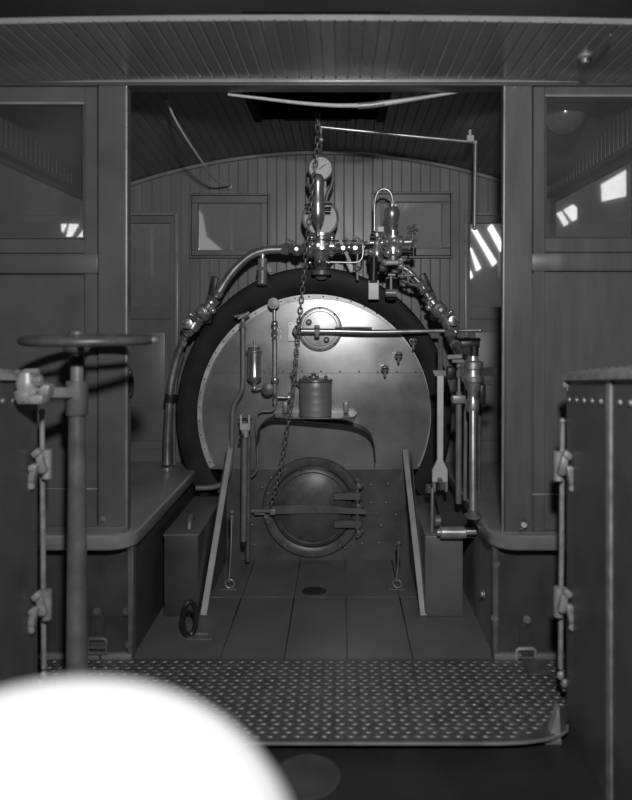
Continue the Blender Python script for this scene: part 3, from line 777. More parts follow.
b = MB(); b.tube([P(308, 178, ygx), P(309, 186, ygx), P(315, 196, ygx), P(316, 204, ygx)], .011); b.tube([P(333, 180, ygx), P(331, 187, ygx), P(327, 196, ygx), P(326, 204, ygx)], .011); b.bar(P(321, 180, ygx + .02), P(321, 236, ygx + .02), .06, .012, NY); b.each('bracket', 'dull', sg)
b = MB(); b.cyl(P(320, 158, ygx), P(320.5, 150, ygx), .016, .012); b.cyl(P(316, 157.5, ygx), P(325, 157.5, ygx), .008); b.nut(P(320.5, 146, ygx), UP, .013, .03); b.cyl(P(320.5, 150, ygx), P(320.5, 138, ygx), .006); b.lathe(P(320.5, 138.5, ygx), UP, [(-.006, .014), (0, .016), (.004, .006)], 12); b.build('top_valve', 'steel', sg)

# ---- lubricator bulb in front of the gauges
yq = YB - .17; s_ = yq / F
lu = thing('lubricator', 'tall dark brass lubricator with a rounded top and tulip cup in front of the gauges', 'lubricator', P(318, 246, yq))
MB().lathe(P(318, 206, yq), UP, [(0, 7 * s_), (2 * s_, 7.2 * s_), (5 * s_, 6.6 * s_), (18 * s_, 5.6 * s_), (21 * s_, 6.2 * s_), (25 * s_, 6.3 * s_), (29 * s_, 5.4 * s_), (31.5 * s_, 3.4 * s_), (32.5 * s_, .001)], 28, True, False).build('cylinder', 'copper', lu)
MB().lathe(P(318, 236, yq), UP, [(0, 1.5 * s_), (8 * s_, 2.0 * s_), (14 * s_, 5 * s_), (22 * s_, 7.2 * s_), (30 * s_, 7 * s_), (31 * s_, 5 * s_)], 28).build('tulip_cup', 'copper', lu)
b = MB(); b.cyl(P(318.3, 238, yq), P(318.3, 246, yq + .02), .008); b.cyl(P(318.3, 245, yq), P(318.3, 245, ym), .01); b.build('stem', 'steel', lu)
b = MB(); b.cyl(P(306, 209.5, yq + .02), P(331, 209.5, yq + .02), .008); b.cyl(P(304.5, 205, yq + .02), P(332, 204, yq + .02), .006); b.each('cross_arm', 'black', lu)

# ---- right-hand sight-feed lubricator cluster
yr = YB - .10; s_ = yr / F
rc = thing('sight_feed_lubricator', 'crowded brass lubricator with pear bulb and hooked pipe on the right boiler top', 'lubricator', P(391, 296, yr))
MB().lathe(P(392, 232, yr), UP, [(0, 2.5 * s_), (4 * s_, 3 * s_), (7 * s_, 4.5 * s_), (13 * s_, 7 * s_), (18 * s_, 8 * s_), (22 * s_, 7.4 * s_), (24.5 * s_, 5.5 * s_), (25.5 * s_, 1.4 * s_), (30 * s_, 1.6 * s_)], 28).build('pear_bulb', 'copper', rc)
MB().tube([P(374.5, 231, yr), P(374.5, 215, yr), P(374.8, 202, yr), P(378, 192, yr), P(384, 189, yr), P(390, 192, yr), P(392.5, 199, yr), P(392.8, 205, yr)], .0075, 10).build('hook_pipe', 'brass', rc)
b = MB(); b.ball(P(392.8, 202.5, yr), .013); b.box(P(380.5, 229.5, yr - .02), (.036, .03, .03), None, .003); b.nut(P(374.5, 203, yr), UP, .009, .012); b.each('pipe_union', 'paper', rc)
b = MB()
b.lathe(P(393, 262, yr), UP, [(0, .03), (.03, .034), (.04, .05), (.075, .052), (.085, .04), (.11, .04), (.115, .052), (.135, .052), (.14, .03), (.165, .03)], 22)
b.cyl(P(370, 243, yr), P(411, 242, yr), .018); b.lathe(P(377, 262, yr), UP, [(0, .02), (.02, .034), (.06, .036), (.075, .026), (.12, .026), (.13, .036), (.15, .034), (.16, .015)], 18)
b.build('body', 'brass', rc)
b = MB()
for px, py, r_ in ((394, 241, .024), (400.5, 242, .022), (387, 242, .022), (370.5, 252, .02), (388, 253, .026), (398, 252, .022), (384, 262, .018), (400, 263, .02), (379, 239, .018)):
    b.lathe(P(px, py, yr - .045), NY, [(-.05, r_ * .8), (-.006, r_), (.006, r_ * .95), (.010, r_ * .7), (.03, r_ * .55), (.034, r_ * .2)], 8)
b.each('sight_plug', 'steel', rc)
b = MB(); b.cyl(P(370, 237, yr - .02), P(381, 238, yr - .02), .016); b.cyl(P(366, 247, yr - .02), P(374, 246, yr), .014); b.cyl(P(402, 251.5, yr - .02), P(414, 252, yr - .02), .012); b.cyl(P(413.5, 248, yr - .02), P(413.5, 256, yr - .02), .014); b.box(P(372, 257, yr), (.045, .05, .08), None, .01); b.box(P(383, 268, yr), (.05, .05, .05), None, .01); b.box(P(396, 272, yr), (.06, .05, .035), None, .01); b.each('valve_body', 'black', rc)
b = MB(); b.cyl(P(384, 263, yr - .05), P(402, 262.5, yr - .05), .013); b.cyl(P(401, 258.5, yr - .05), P(401, 267, yr - .05), .012); b.build('bright_spindle', 'paper', rc)
b = MB(); b.cyl(P(408, 252, yr), P(414, 234, yr), .005); b.cyl(P(405, 241, yr), P(412, 240, yr), .004); v = b.build('cock_stem', 'grey', rc)
b = MB(); c = P(412.5, 230, yr)
for k in range(5): t = 2 * math.pi * k / 5; b.ball(c + V((.022 * math.cos(t), -.0, .022 * math.sin(t))), .010)
b.cyl(c, c + V((.0, 0, -.04)), .006); b.ball(c, .012); b.build('cock_handwheel', 'dull', rc)
b = MB(); b.cyl(P(391, 276, yr - .04), P(391, 290, yr - .04), .009); b.cyl(P(388, 275, yr - .04), P(395, 275, yr - .04), .012); b.cyl(P(385.5, 293, yr - .03), P(396, 293, yr - .03), .022); b.cyl(P(408, 270, yr - .04), P(408, 283, yr - .04), .005); b.cyl(P(398, 276, yr - .04), P(415, 275, yr - .04), .008); b.ball(P(402, 276, yr - .04), .016); b.build('drain_tee', 'grey', rc)
b = MB(); b.cyl(P(391, 280, yr - .02), P(391, 298, yr + .02), .03); b.build('saddle', 'black', rc)
b = MB(); b.cyl(P(374, 257, yr - .02), P(373.5, 281, yr - .03), .022); b.build('dark_drop', 'black', rc)
ctag = MB(); ctag.prect(368.3, 280, 379, 299.5, YB - .085, .012, .003); ctag.build('pale_plate', 'paper', rc)
# right pipe
rp = thing('delivery_pipe', 'short bright pipe sloping down the right boiler shoulder to the right injector', 'pipe', P(420, 285, yr))
MB().tube([P(404, 268, yr), P(410, 272, yr), P(416, 279, yr), P(423, 287, yr), P(428, 297, yr)], .016, 12).build('pipe', 'copper', rp)
MB().tube([P(400, 279, yr), P(410, 284, yr), P(418, 286, yr), P(424, 293, yr)], .012, 10).build('lower_pipe', 'dull', rp)
b = MB(); d_ = P(428, 297, yr) - P(420, 283, yr); b.nut(P(421, 284, yr), d_, .026, .03); b.nut(P(425, 291, yr), d_, .032, .025); b.each('union_nut', 'brass', rp)
injector(P(427, 295, yp - .01), P(456, 333, yp - .06), 'right', 'brass injector with black lever on the right shoulder of the boiler')
dw = thing('injector_feed_pipe', 'dull pipe curving from the right injector down to the brake valve stand', 'pipe', P(462, 352, 3.4))
MB().tube([P(450, 326, 3.5), P(449, 335, 3.48), P(455, 345, 3.4), P(462, 354, 3.2), P(468, 364, 3.0), P(471, 370, 2.87)], .021, 12).build('pipe', 'dull', dw)
b = MB(); b.nut(P(455, 345, 3.4), V((.03, -.4, -.05)), .03, .03); b.nut(P(450, 334, 3.48), UP, .032, .03); b.each('union_nut', 'grey', dw)

# ---- brake valve stand on the right platform edge
bs = thing('brake_valve_stand', 'group of upright pipes with brass brake valve and black handle at right platform edge', 'valve', G(472, 517, PZT))
yv = 2.83
MB().cyl(G(473, 517, PZT) * 1, P(473, 398, yv), .0155).build('main_pipe', 'steel', bs)
MB().cyl(G(458.5, 503, PZT), P(459, 392, 2.92), .013).build('second_pipe', 'grey', bs)
MB().cyl(G(465, 500, PZT), P(466, 385, 3.0), .009).build('thin_pipe', 'grey', bs)
MB().cyl(G(479, 492, PZT), P(479.5, 385, 3.05), .009).build('thin_pipe', 'dull', bs)
s_ = yv / F
b = MB(); b.lathe(P(473, 412, yv), UP, [(0, 5.5 * s_), (3 * s_, 6 * s_), (12 * s_, 6 * s_), (14 * s_, 5 * s_), (20 * s_, 5.2 * s_), (24 * s_, 7.5 * s_), (29 * s_, 8.5 * s_), (31 * s_, 11 * s_), (35 * s_, 11 * s_), (36 * s_, 8.5 * s_), (42 * s_, 8 * s_), (44 * s_, 10 * s_), (50 * s_, 10 * s_), (52 * s_, 6 * s_), (56 * s_, 5 * s_)], 26); b.build('valve_body', 'brass', bs)
b = MB(); b.prect(461, 341, 480, 348, yv - .01, .05, .004); b.cyl(P(474, 346, yv), P(474, 356, yv), .02); b.bar(P(463, 350, yv), P(477, 351, yv), .03, .02, NY); b.build('handle', 'black', bs)
b = MB(); b.box(P(458.5, 399, 2.92), (.06, .05, .035), None, .005); b.nut(P(459, 374, 2.92), UP, .014, .03); b.cyl(P(459, 392, 2.92), P(459, 358, 2.92), .007); b.ball(P(459, 366, 2.92), .013); b.bar(P(447, 357, 2.92), P(464, 356, 2.92), .025, .018); b.bar(P(452, 361, 2.92), P(464, 361, 2.92), .02, .014); b.build('side_cock', 'grey', bs)
b = MB(); b.bar(P(478, 372, yv), P(494, 371, yv + .1), .03, .035); b.bar(P(479, 381, yv), P(492, 383, yv + .05), .02, .02); b.each('branch', 'dull', bs)
b = MB(); b.prect(480, 384, 486, 405, yv + .02, .05, .006); b.prect(447, 367, 456, 380, yv + .14, .06, .01); b.each('dark_block', 'black', bs)
for px, py, z in ((473, 515, 0), ):
    g = G(px, 517, PZT); MB().lathe(g, UP, [(0, .036), (.01, .036), (.014, .022), (.03, .021)], 20).build('floor_flange', 'dull', bs)

# ---- reversing lever link (fork) and foot bar
yk = 3.0
rv = thing('reversing_rod', 'upright flat rod with a collar and forked foot right of the backhead', 'lever', P(441, 530, yk))
b = MB(); b.prism([P(437.5, 376, yk), P(443.6, 376, yk), P(443, 460, yk), P(447.5, 470, yk), P(447.5, 482, yk), P(432.5, 482, yk), P(432.5, 470, yk), P(437.5, 460, yk)], (0, .022, 0)); b.build('rod', 'paper', rv)
b = MB(); b.prism([P(433, 370.5, yk), P(447.5, 370.5, yk), P(446, 376, yk), P(435, 376, yk)], (0, .03, 0)); b.cyl(P(440.5, 371, yk + .015), P(440.5, 338, yk + .2), .011); b.build('collar', 'grey', rv)
b = MB(); b.box(P(434, 486, yk + .01), (.014, .03, .05), None, .003); b.box(P(446, 486, yk + .01), (.014, .03, .05), None, .003); b.build('fork', 'steel', rv); MB().nut(P(440, 480, yk - .006), NY, .013, .018).build('pin', 'dull', rv)
b = MB(); b.cyl(P(432.5, 488, yk - .02), P(431.8, 532, yk - .05), .008); b.build('side_rod', 'grey', rv)
fb = thing('reach_bar', 'wide dark sloping bar with a round steel cross roller beside the right platform', 'lever', G(455, 534, .36))
A_ = P(441, 488, 3.25); 
b = MB(); b.prism([P(434, 490, 3.30), P(449, 490, 3.30), P(474, 533, 2.93), P(445, 533, 2.93)], (0, 0, -.022)); b.build('bar', 'dark', fb)
b = MB(); b.cyl(P(440, 532.5, 2.9), P(466, 532.5, 2.9), .026, ch=.004); b.cyl(P(437, 532.5, 2.9), P(478, 531, 2.9), .016); b.build('roller', 'steel', fb)
b = MB(); b.cyl(P(434, 521, 2.97), P(441, 521, 2.97), .028, ch=.004); b.cyl(P(430, 492, 3.2), P(430, 485, 3.2), .022); b.each('pivot_boss', 'dull', fb)

# ---- toolboxes and slanting straps
def toolbox(px0, px1, pyt, pyb, depth, label, side):
    Y = 2.93; x0, x1 = PX(px0, Y), PX(px1, Y); z1 = PZ(pyt, Y)
    t = thing('toolbox', label, 'box', ((x0 + x1) / 2, Y + depth / 2, 0), 'dark toolboxes under the two platforms')
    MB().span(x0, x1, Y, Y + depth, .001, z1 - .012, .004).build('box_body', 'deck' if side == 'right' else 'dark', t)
    MB().span(x0 - .003, x1 + .003, Y - .004, Y + depth, z1 - .012, z1, .003).build('lid', 'deck', t)
    return t, z1
tb, z1 = toolbox(164, 198, 534, 617, .62, 'dark box with a lid handle on the deck under the left platform', 'left')
b = MB(); b.tube([P(189, 530, 3.0), P(190, 519, 3.03), P(191, 517, 3.1), P(192, 521, 3.2)], .014); b.build('handle', 'dull', tb)
tb2, z2 = toolbox(425, 463, 533, 618, .62, 'greyer box with a plain front on the deck under the right platform', 'right')
for a_, e_, lab in ((P(203.5, 615.5, 2.93), P(232, 440, 3.56), 'pale flat strap sloping down the left side of the firebox to the deck'), (P(423.5, 618, 2.93), P(405, 450, 3.56), 'pale flat strap sloping down the right side of the firebox to the deck')):
    b = MB(); a_.z = max(a_.z, .004); b.bar(a_, e_, .028, .012, NY); tag(b.build('guard_strap', 'bar'), lab, 'strap', 'slanting straps beside the firebox')
# side shields behind the straps
for px, d in ((-.62, -1), (.385, 1)):
    b = MB(); b.prism([V((px, 2.97, .004)), V((px, 3.6, .004)), V((px, 3.6, .60))], (.006 * d, 0, 0))
    tag(b.build('firebox_shield', 'plate'), 'dark triangular side plate behind the %s slanting strap' % ('left' if d < 0 else 'right'), 'plate', 'side plates of the firebox')

# ---- deck rings, hooks
def ring(c, R, r, label, plate=True, tall=True):
    t = thing('deck_ring', label, 'ring', (c.x, c.y, 0))
    b = MB(); n = 28; pts = []
    for k in range(n):
        a = 2 * math.pi * k / n; pts.append(c + V((R * .45 * math.cos(a), R * .3 * math.cos(a), .008 + R * 1.25 + R * 1.25 * math.sin(a))))
    b.tube(pts, r, 8, 0, closed=True); b.build('ring', 'black', t)
    b = MB(); b.span(c.x - .01, c.x + .1, c.y - .03, c.y + .05, .0005, .006, .001); b.cyl(c + V((.03, 0, .012)), c + V((.08, 0, .012)), .009); b.build('hinge_plate', 'deck', t)
    return t
ring(G(189.5, 637, 0), .055, .011, 'dark upright iron ring on the deck beside the left box')
def deck_eye(px, py, pt, label):
    c = G(px, py, 0); t = thing('deck_eye', label, 'hook', c, 'small eye plates at the firebox corners')
    b = MB(); b.box(c + V((0, 0, .004)), (.09, .09, .008), None, .002); b.build('plate', 'deck', t)
    b = MB(); b.torus(c + V((.005, -.01, .02)), (.3, -.6, .8), .022, .006, 20, 8); b.build('eye', 'grey', t)
    b = MB(); Y = c.y
    pts = [c + V((0, 0, .02)), P(px + 2, (py + pt) / 2, Y + .05), P(px + 3, pt, Y + .12)]
    b.tube(pts, .006); b.ball(pts[-1], .016); b.box(pts[-1] - V((0, 0, .05)), (.022, .014, .07), None, .006); b.build('hook_rod', 'dull', t)
deck_eye(229, 587, 512, 'small eye plate with hooked rod at the left corner of the firebox')
deck_eye(396, 587, 543, 'small eye plate with hooked rod at the right corner of the firebox')
c = G(314, 591, 0); b = MB(); b.lathe(c - V((0, 0, .002)), UP, [(0, .062), (.0035, .06)], 32);  # black disc colours in the dark of the ash hole
for v in b.v: v.y = c.y + (v.y - c.y) * .8
tag(b.build('deck_hole_disc', 'black'), 'flat black oval disc drawn for the dark ash hole in front of the fire door', 'plug')

# ---- tread plate apron
ap = thing('tread_plate', 'diamond-pattern steel tread plate bridging the deck and the tender', 'plate', (0, 2.3, 0))
b = MB(); z0, z1 = -.012, .004; pts = [V((-1.15, 2.07, z0)), V((.50, 2.066, z0))]
for k in range(6): a = math.pi / 2 * k / 5; pts.append(V((.50 + .24 * math.sin(a), 2.066 + .09 * (1 - math.cos(a)), z0)))
pts += [V((.9, 2.40, z0)), V((.9, 2.56, z0)), V((-1.15, 2.56, z0))]
b.prism(pts, (0, 0, z1 - z0)); b.build('plate', 'tread', ap)
b = MB(); row = 0; y = 2.085
while y < 2.55:
    x = -1.13 + (.0215 if row % 2 else 0)
    while x < .72 + (y - 2.07) * .4:
        if not (x > .5 and y < 2.066 + .12 * ((x - .5) / .24) ** 2 + .012):
            n = 8; s1 = .0175; s2 = .0058; an = .18 if row % 2 else -.18
            top = []; bot = []
            for k in range(n):
                t = 2 * math.pi * k / n; ux, uy = s1 * math.cos(t), s2 * math.sin(t)
                dx, dy = ux * math.cos(an) - uy * math.sin(an), ux * math.sin(an) + uy * math.cos(an)
                bot.append(V((x + dx, y + dy, z1 - .0005))); top.append(V((x + dx * .8, y + dy * .5, z1 + .003)))
            b.rings([bot, top], False, True)
        x += .043
    y += .0215; row += 1
b.build('raised_pattern', 'tread', ap)
b = MB(); pts2 = [V((-1.15, 2.064, -.004)), V((.5, 2.062, -.004))] + [V((.50 + .243 * math.sin(math.pi / 2 * k / 5), 2.062 + .09 * (1 - math.cos(math.pi / 2 * k / 5)), -.004)) for k in range(6)]
b.tube(pts2, .0055, 8, 0); b.build('edge_bead', 'grey', ap)
b = MB(); b.span(PX(521, 2.56), PX(541, 2.56), 2.44, 2.55, .005, .009, .001); b.build('hinge_tail', 'iron', ap)
# draw buckles on the skirt
def buckle(px, py, label, m):
    c = P(px, py, 2.555); t = thing('buckle', label, 'buckle', (c.x, 2.56, c.z - .05), 'hinge buckles over the tread plate')
    b = MB(); w_, h_ = .036, .028
    b.tube([c + V((x, 0, z)) for x, z in ((-w_, -h_), (-w_, h_ * .8), (-w_ * .8, h_), (w_ * .8, h_), (w_, h_ * .8), (w_, -h_), (-w_, -h_))], .007, 8, 0); b.build('loop', m, t)
    b = MB(); b.cyl(c + V((-w_, -.002, -.006)), c + V((w_, -.002, -.006)), .006); b.box(c + V((0, .01, .0)), (.06, .006, .05), None, .002); b.build('tongue', 'iron', t)
    b = MB(); b.bar(c + V((0, .006, .03)), c + V((0, .006, .12)), .05, .006, NY); b.bar(c + V((.0, .006, -.03)), V((c.x + .01, c.y, .03)), .05, .006, NY); b.each('strap', 'dark', t)
buckle(97, 646, 'dull metal buckle on dark panel behind the handbrake column', 'dull')
buckle(526, 656, 'brighter metal buckle on the dark panel below the right platform', 'rail')

# ================================================================== CHAIN, CORDS, RODS
ch = thing('fire_door_chain', 'long dark chain hanging from the roof down across the backhead to the fire door latch', 'chain', P(271, 505, 3.52))
cpts = catmull([P(317.5, 113, 3.12), P(317, 150, 3.2), P(313, 185, 3.25), P(306.5, 250, 3.31), P(299.5, 320, 3.38), P(293, 390, 3.43), P(287, 430, 3.46), P(279, 475, 3.49), P(270.5, 507, 3.525)], 30)
acc = [0]
for p, q in zip(cpts[:-1], cpts[1:]): acc.append(acc[-1] + (q - p).length)
L = acc[-1]; pitch = .0285; n = int(L / pitch)
def at(d):
    for i in range(len(acc) - 1):
        if acc[i + 1] >= d: 
            t = (d - acc[i]) / (acc[i + 1] - acc[i]); return cpts[i].lerp(cpts[i + 1], t)
    return cpts[-1]
lb = MB(); hl, rw = .008, .0100; pts = []
for k in range(16):
    a = 2 * math.pi * k / 16; pts.append(V((rw * math.cos(a), 0, rw * math.sin(a) + (hl if math.sin(a) >= 0 else -hl))))
lb.tube(pts, .0034, 6, 0, closed=True)
link_me = None
for i in range(n):
    p = at((i + .5) * pitch); d = (at(min((i + .5) * pitch + .01, L)) - at(max((i + .5) * pitch - .01, 0))).normalized()
    if link_me is None:
        BASE['_'] = V((0, 0, 0))
        me_o = lb.build('link', 'chain', None); me_o.location = (0, 0, 0)
        bz = BASE[me_o.name]
        for v in me_o.data.vertices: v.co += bz
        lk = me_o; link_me = me_o
    else:
        lk = link_me.copy(); COL.objects.link(lk)
    u = d.cross(V((0, 1, 0))).normalized(); w_ = u.cross(d)
    a = math.radians(8 + 90 * (i % 2)); x_ = u * math.cos(a) + w_ * math.sin(a); y_ = d.cross(x_)
    R = Matrix((x_, y_, d)).transposed().to_4x4()
    lk.parent = ch; lk.matrix_local = Matrix.Translation(p - BASE[ch.name]) @ R
sp = MB(); sp.cyl(P(319.5, 113, 3.16), P(319.5, 128, 3.16), .005); sp.build('hanger_wire', 'grey', ch)

wr = thing('whistle_rod', 'thin bright rod running across below the roof then down the right side', 'rod', P(475, 228, 3.2))
MB().tube([P(321, 127, 3.2), P(360, 131, 3.2), P(420, 137, 3.2), P(473, 142, 3.2)], .0075, 10).build('cross_rod', 'steel', wr)
b = MB(); b.cyl(P(475.5, 143, 3.2), P(474.5, 228, 3.2), .009); b.ball(P(474.5, 228, 3.2), .011); b.build('drop_rod', 'grey', wr)
b = MB(); b.cyl(P(321, 126.5, 3.2), P(321, 141, 3.2), .007); b.box(P(321, 140, 3.2), (.024, .02, .012), None, .003); b.build('end_drop', 'steel', wr)
b = MB(); b.box(P(470, 139, 3.2), (.036, .03, .034), None, .003); b.cyl(P(470, 138, 3.2), P(470, 130, 3.2), .008); b.ball(P(475.5, 142.5, 3.2), .011); b.build('elbow', 'bar', wr)

bw = thing('bell_cord', 'pale sagging bowed rod hung just inside the top of the cab opening, darker sleeve mid-way', 'rod', P(345, 106, 2.66))
yw = 2.635
MB().tube([P(228, 94.5, yw), P(262, 98.5, yw), P(300, 103, yw), P(335, 105.5, yw), P(362, 105.5, yw)], lambda t: .005 + .004 * t, 10).build('left_length', 'cord', bw)
MB().tube([P(358, 106, yw), P(372, 105, yw), P(384, 103.2, yw)], .0125, 10).build('sleeve', 'grey', bw)
MB().tube([P(380, 104, yw), P(405, 100.5, yw), P(430, 96.5, yw), P(461, 91.5, yw)], lambda t: .0115 - .006 * t, 10).build('right_length', 'bar', bw)
cr = MB(); cr.tube([P(166, 99, 2.85), P(176, 121, 2.95), P(190, 144, 3.1), P(205, 166, 3.3), P(215, 180, 3.55), P(229, 186, YF - .02)], .005, 8)
tag(cr.build('pull_cord', 'cord'), 'thin pale cord drooping from roof to a small ring left of front bulkhead', 'cord')
cr = MB(); cr.tube([P(376, 112, 3.3), P(400, 113.5, 3.3), P(430, 121, 3.3), P(455, 129, 3.3), P(470, 134, 3.3)], .006, 8)
tag(cr.build('roof_conduit', 'dull'), 'thin dull conduit curving below the inner roof to the right rod elbow', 'pipe')
hk = thing('roof_hook', 'small round boss with a thin rod on overhanging roof boards at top right', 'hook', V((.85, 2.28, roof_z(.85, 2.28) - .03)))
b = MB(); z = roof_z(.85, 2.28); b.lathe(V((.85, 2.28, z + .004)), (0, 0, -1), [(0, .026), (.012, .026), (.018, .016), (.03, .012)], 22); b.build('boss', 'grey', hk)
MB().tube([V((.85, 2.28, z - .02)), V((.852, 2.2, z - .018)), V((.855, 2.08, z - .014))], .004).build('rod', 'dull', hk)
dl = thing('dome_lamp', 'dark shiny dome lamp on the cab ceiling seen through the right rear window', 'lamp', V((.975, 2.85, 2.12)))
b = MB(); zc = roof_z(.975, 2.85) - .012; b.lathe(V((.975, 2.85, zc + .004)), (0, 0, -1), [(0, .09), (.012, .092), (.02, .086)], 32); b.build('base', 'dull', dl)
b = MB(); b.lathe(V((.975, 2.85, zc - .014)), (0, 0, -1), [(0, .086), (.02, .084), (.05, .068), (.075, .04), (.085, .012), (.086, .001)], 32, True, False); b.build('shade', mat('dark glass shade', .26, .22, metal=.5, var=.2, scale=8, coat=1), dl)

# ================================================================== TENDER
def tank(side):
    d = -1 if side == 'left' else 1
    X = -1.012 if d < 0 else .757
    Y0, Y1 = 2.2, 1.35
    t = thing('tender_tank', '%s side of the tender, tall dark riveted tank wall at picture edge' % side, 'tender', (X + d * .15, 1.8, -.035), 'riveted tender tank walls')
    zt0, zt1 = 1.135, 1.225
    b = MB(); b.prism([V((X, Y0, -.034)), V((X, Y1, -.034)), V((X, Y1, zt1)), V((X, Y0, zt0))], (d * .30, 0, 0)); b.build('side_sheet', 'tank', t)
    b = MB(); b.bar(V((X - d * .006, Y0 + .004, zt0 - .005)), V((X - d * .006, Y1, zt1 - .005)), .02, .022); b.bar(V((X + d * .03, Y0 + .004, zt0 + .008)), V((X + d * .03, Y1, zt1 + .008)), .06, .016); b.each('top_angle', 'rail', t)
    b = MB()
    for k in range(16):
        u = k / 15; y = Y0 + (Y1 - Y0) * u; b.rivet(V((X + d * .03, y - .02, zt0 + (zt1 - zt0) * u + .016)), UP, .011)
    for k in range(14):
        u = k / 13; y = Y0 + (Y1 - Y0) * u - .03; b.rivet(V((X, y, zt0 + (zt1 - zt0) * u - .075)), V((-d, 0, 0)), .010)
    b.each('rivet', 'grey', t)
    b = MB(); b.span(X - d * .006, X + d * .01, 1.83, 1.86, -.034, zt0 + .03, .002); b.build('seam_strip', 'rail', t)
    return X, t
XRt, tr = tank('right'); XLt, tl = tank('left')
def gate_rod(px, X, ptop, pbot, brk, label, tail, d):
    Y = 2.21; x = PX(px, Y)
    t = thing('grab_rod', label, 'rod', (x, Y, PZ(pbot, Y)), 'worn hinge rods on the tender corners')
    b = MB(); b.cyl(P(px, ptop, Y), P(px - 2 * d, pbot, Y), .0085); b.ball(P(px, ptop, Y), .011); b.build('rod', 'rail', t)
    for py in brk:
        Yk = 2.17; c = P(px + 1.5 * d, py, Yk); b = MB()
        b.box(c + V((-d * .004, 0, .012)), (.024, .03, .07), Matrix.Rotation(d * .25, 3, 'Y'), .006)
        b.box(c + V((d * .016, -.02, -.03)), (.022, .03, .085), Matrix.Rotation(-d * .2, 3, 'Y'), .006)
        b.box(c + V((d * .006, -.012, .046)), (.03, .03, .022), Matrix.Rotation(d * .7, 3, 'Y'), .006)
        b.cyl(c + V((-d * .012, .02, .05)), c + V((-d * .012, .02, -.045)), .016)
        for z in (.0, -.035, -.06): b.hexbolt(c + V((d * .014, -.034, z)), NY + V((-d * .6, 0, 0)), .007)
        b.build('bracket', 'rail', t)
    if tail:
        b = MB(); q = P(px - 2 * d, pbot, Y)
        for k in range(4): b.ball(q + V((.006 * k * d + .004 * k * k * d, -.01 * k, -.024 - .021 * k)), .0115, V((.3 * d, 0, 1)), 1.3)
        b.each('tail_bead', 'rail', t)
gate_rod(562.5, XRt, 421, 668, (468, 605), 'worn iron rod with two clasp brackets on the right tender corner', True, 1)
gate_rod(42, XLt, 412, 668, (466, 608), 'worn iron rod with two clasp brackets on the left tender corner', True, -1)
# lug at right tank's top corner
b = MB(); c = P(570, 387, 2.2); b.box(c, (.03, .03, .03), None, .006); b.hexbolt(c + V((.012, -.015, -.005)), NY, .011); b.hexbolt(c + V((-.015, -.012, .01)), NY, .009); b.build('corner_lug', 'rail', tr)
b = MB(); b.prism([P(548, 741, 2.1), P(559, 706, 2.1), P(561, 741, 2.1)], (0, .03, 0)); b.build('foot_gusset', 'rail', tr)
b = MB(); b.span(PX(545, 2.1), PX(562, 2.1), 2.10, 2.16, -.034, PZ(741, 2.1), .002); b.build('foot_post', 'grey', tr)

# ---- handbrake column
yc = 2.2; s_ = yc / F
hx = PX(77, yc)
hb = thing('handbrake', 'upright handbrake column with a horizontal spoked handwheel on left of the tender', 'handbrake', (hx, yc, -.034))
wz = PZ(340, yc); Rw = 65 * s_
MB().torus((hx + .04, yc, wz), UP, Rw - .018, .018, 56, 14, .85).build('wheel_rim', 'iron', hb)
for k in range(4):
    a = math.radians(20 + 90 * k); d = V((math.cos(a), math.sin(a), 0)); MB().tube([V((hx + .01, yc, wz + .002)) + d * .03, V((hx + .02, yc, wz - .004)) + d * Rw * .5, V((hx + .04, yc, wz)) + d * (Rw - .02)], .011, 8, 4).build('spoke', 'iron', hb)
b = MB(); b.lathe((hx, yc, wz - .048), UP, [(0, .022), (.012, .04), (.022, .044), (.06, .042), (.066, .03), (.078, .026), (.08, .001)], 28, True, False); b.build('hub', 'iron', hb)
MB().lathe((hx + .005 + .04 + Rw - .018, yc - .0, wz), RT, [(0, .012), (.02, .012), (.024, .006)], 12).build('rim_pin', 'steel', hb)
MB().cyl((hx, yc, wz - .04), (hx, yc, PZ(365, yc)), .024).build('spindle_boss', 'black', hb)
MB().cyl((hx, yc, PZ(366, yc)), (hx, yc, PZ(384, yc)), .021).build('spindle', 'grey', hb)
b = MB(); b.lathe((hx, yc, PZ(415, yc)), UP, [(0, .034), (.004, .036), (33 * s_, .036), (34 * s_, .033)], 28); b.build('bearing_sleeve', 'dull', hb)
b = MB(); b.lathe((hx, yc, -.034), UP, [(0, .09), (.02, .09), (.03, .05), (.06, .036), (.8, .029), (PZ(415, yc) + .034, .027)], 28); b.build('column', 'dull', hb)
q = P(44, 392.5, 2.06)
b = MB(); b.bar((hx, yc, PZ(392.5, yc)), q, .034, .034, UP, .006); b.box(q + V((-.01, 0, .008)), (.07, .05, .045), Matrix.Rotation(.15, 3, 'Y'), .008); b.build('arm', 'rail', hb)
b = MB(); q = V((-.965, 2.03, PZ(392, 2.03)))
b.lathe(q + V((0, 0, -.03)), UP, [(0, .03), (.012, .038), (.03, .038), (.036, .03), (.06, .034), (.07, .03), (.09, .026), (.1, .012)], 14)
b.nut(q + V((.035, -.01, .035)), RT, .016, .03); b.nut(q + V((.03, -.02, .005)), NY, .014, .03); b.nut(q + V((.02, -.01, .062)), RT, .012, .04)
b.box(q + V((.02, 0, -.02)), (.08, .06, .03), None, .008); b.build('arm_clamp', 'rail', hb)

# ---- round cover in the tender floor
c = G(307, 777, -.035); b = MB(); b.lathe(c, UP, [(-.002, .1), (.004, .1), (.006, .092), (.004, .088), (.0045, .001)], 40, True, False)
tag(b.build('floor_cover', 'dark'), 'dark round cover in the tender floor below the tread plate', 'cover')

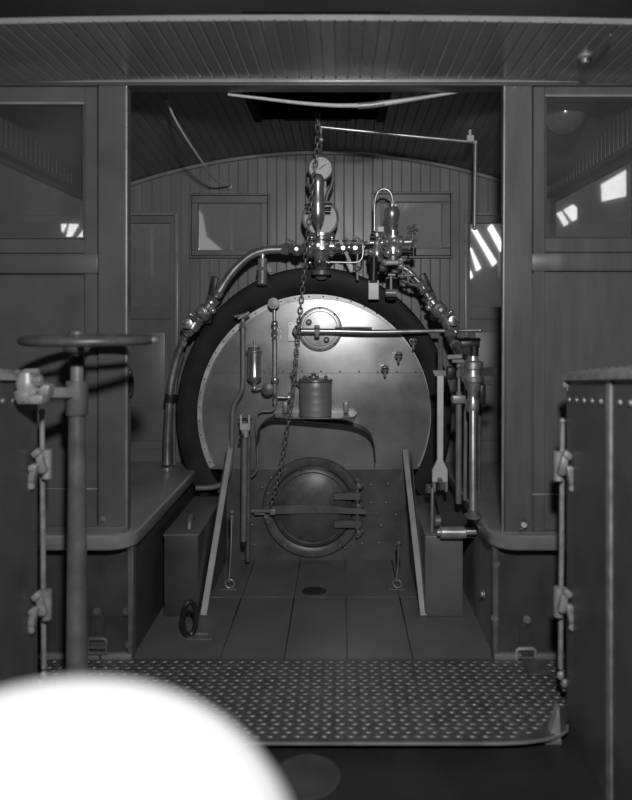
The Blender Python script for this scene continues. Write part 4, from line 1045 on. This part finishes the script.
# ---- drum shape made up for an unidentified white object by the camera
yw_ = .42; k_ = yw_ / F
c = P(18, 925, yw_)
wd = thing('white_form', 'unidentified white rounded form glaring out of focus at lower left, close by', 'form', (c.x, yw_, -.035))
R0 = 292 * k_; H0 = 190 * k_
b = MB(); z_ = c.z + .035
b.lathe((c.x, yw_, -.035), UP, [(0, R0 * .9), (.01, R0 * .95), (z_ - .02, R0), (z_, R0)] + [(z_ + H0 * math.sin(t), R0 * math.cos(t)) for t in [math.pi / 2 * i / 14 for i in range(1, 15)]], 64, True, False)
b.build('form_body', 'dome', wd)

# ================================================================== LIGHT, CAMERA
def light(kind, name, loc, energy, size, rot=(0, 0, 0)):
    l = bpy.data.lights.new(name, kind); l.energy = energy
    if kind == 'AREA': l.size = size
    else: l.shadow_soft_size = size
    o = bpy.data.objects.new(name, l); o.location = loc; o.rotation_euler = rot; COL.objects.link(o); return o
light('POINT', 'flash_lamp', (.10, .05, 2.03), 165, .07)
light('AREA', 'hall_wall_fill', (1.8, 6.2, 4.2), 40, 2.0, (math.radians(55), 0, 0))  # added light without a known fixture, brightens the hall wall behind the panes
light('AREA', 'hall_wall_fill', (-2.2, 6.2, 4.2), 30, 2.0, (math.radians(55), 0, 0))  # second added light for the left part of the hall wall
wl = bpy.data.worlds.new('hall gloom'); sc.world = wl; wl.use_nodes = True
nt = wl.node_tree; bg = nt.nodes['Background']; bg.inputs['Color'].default_value = (1, 1, 1, 1); bg.inputs['Strength'].default_value = .035
cam = bpy.data.cameras.new('camera'); co = bpy.data.objects.new('camera', cam); COL.objects.link(co)
co.location = (0, 0, CZ); co.rotation_euler = (math.pi / 2, 0, 0)
cam.sensor_fit = 'VERTICAL'; cam.sensor_height = 36; cam.sensor_width = 36
cam.lens = F / 800 * 36; cam.shift_x = (316 - VX) / 800; cam.shift_y = -(400 - VY) / 800
cam.clip_start = .02
cam.dof.use_dof = True; cam.dof.focus_distance = 3.4; cam.dof.aperture_fstop = 1.5
sc.camera = co
vs = sc.view_settings; vs.view_transform = 'Standard'; vs.look = 'None'; vs.gamma = 1; vs.exposure = 0; vs.use_curve_mapping = False
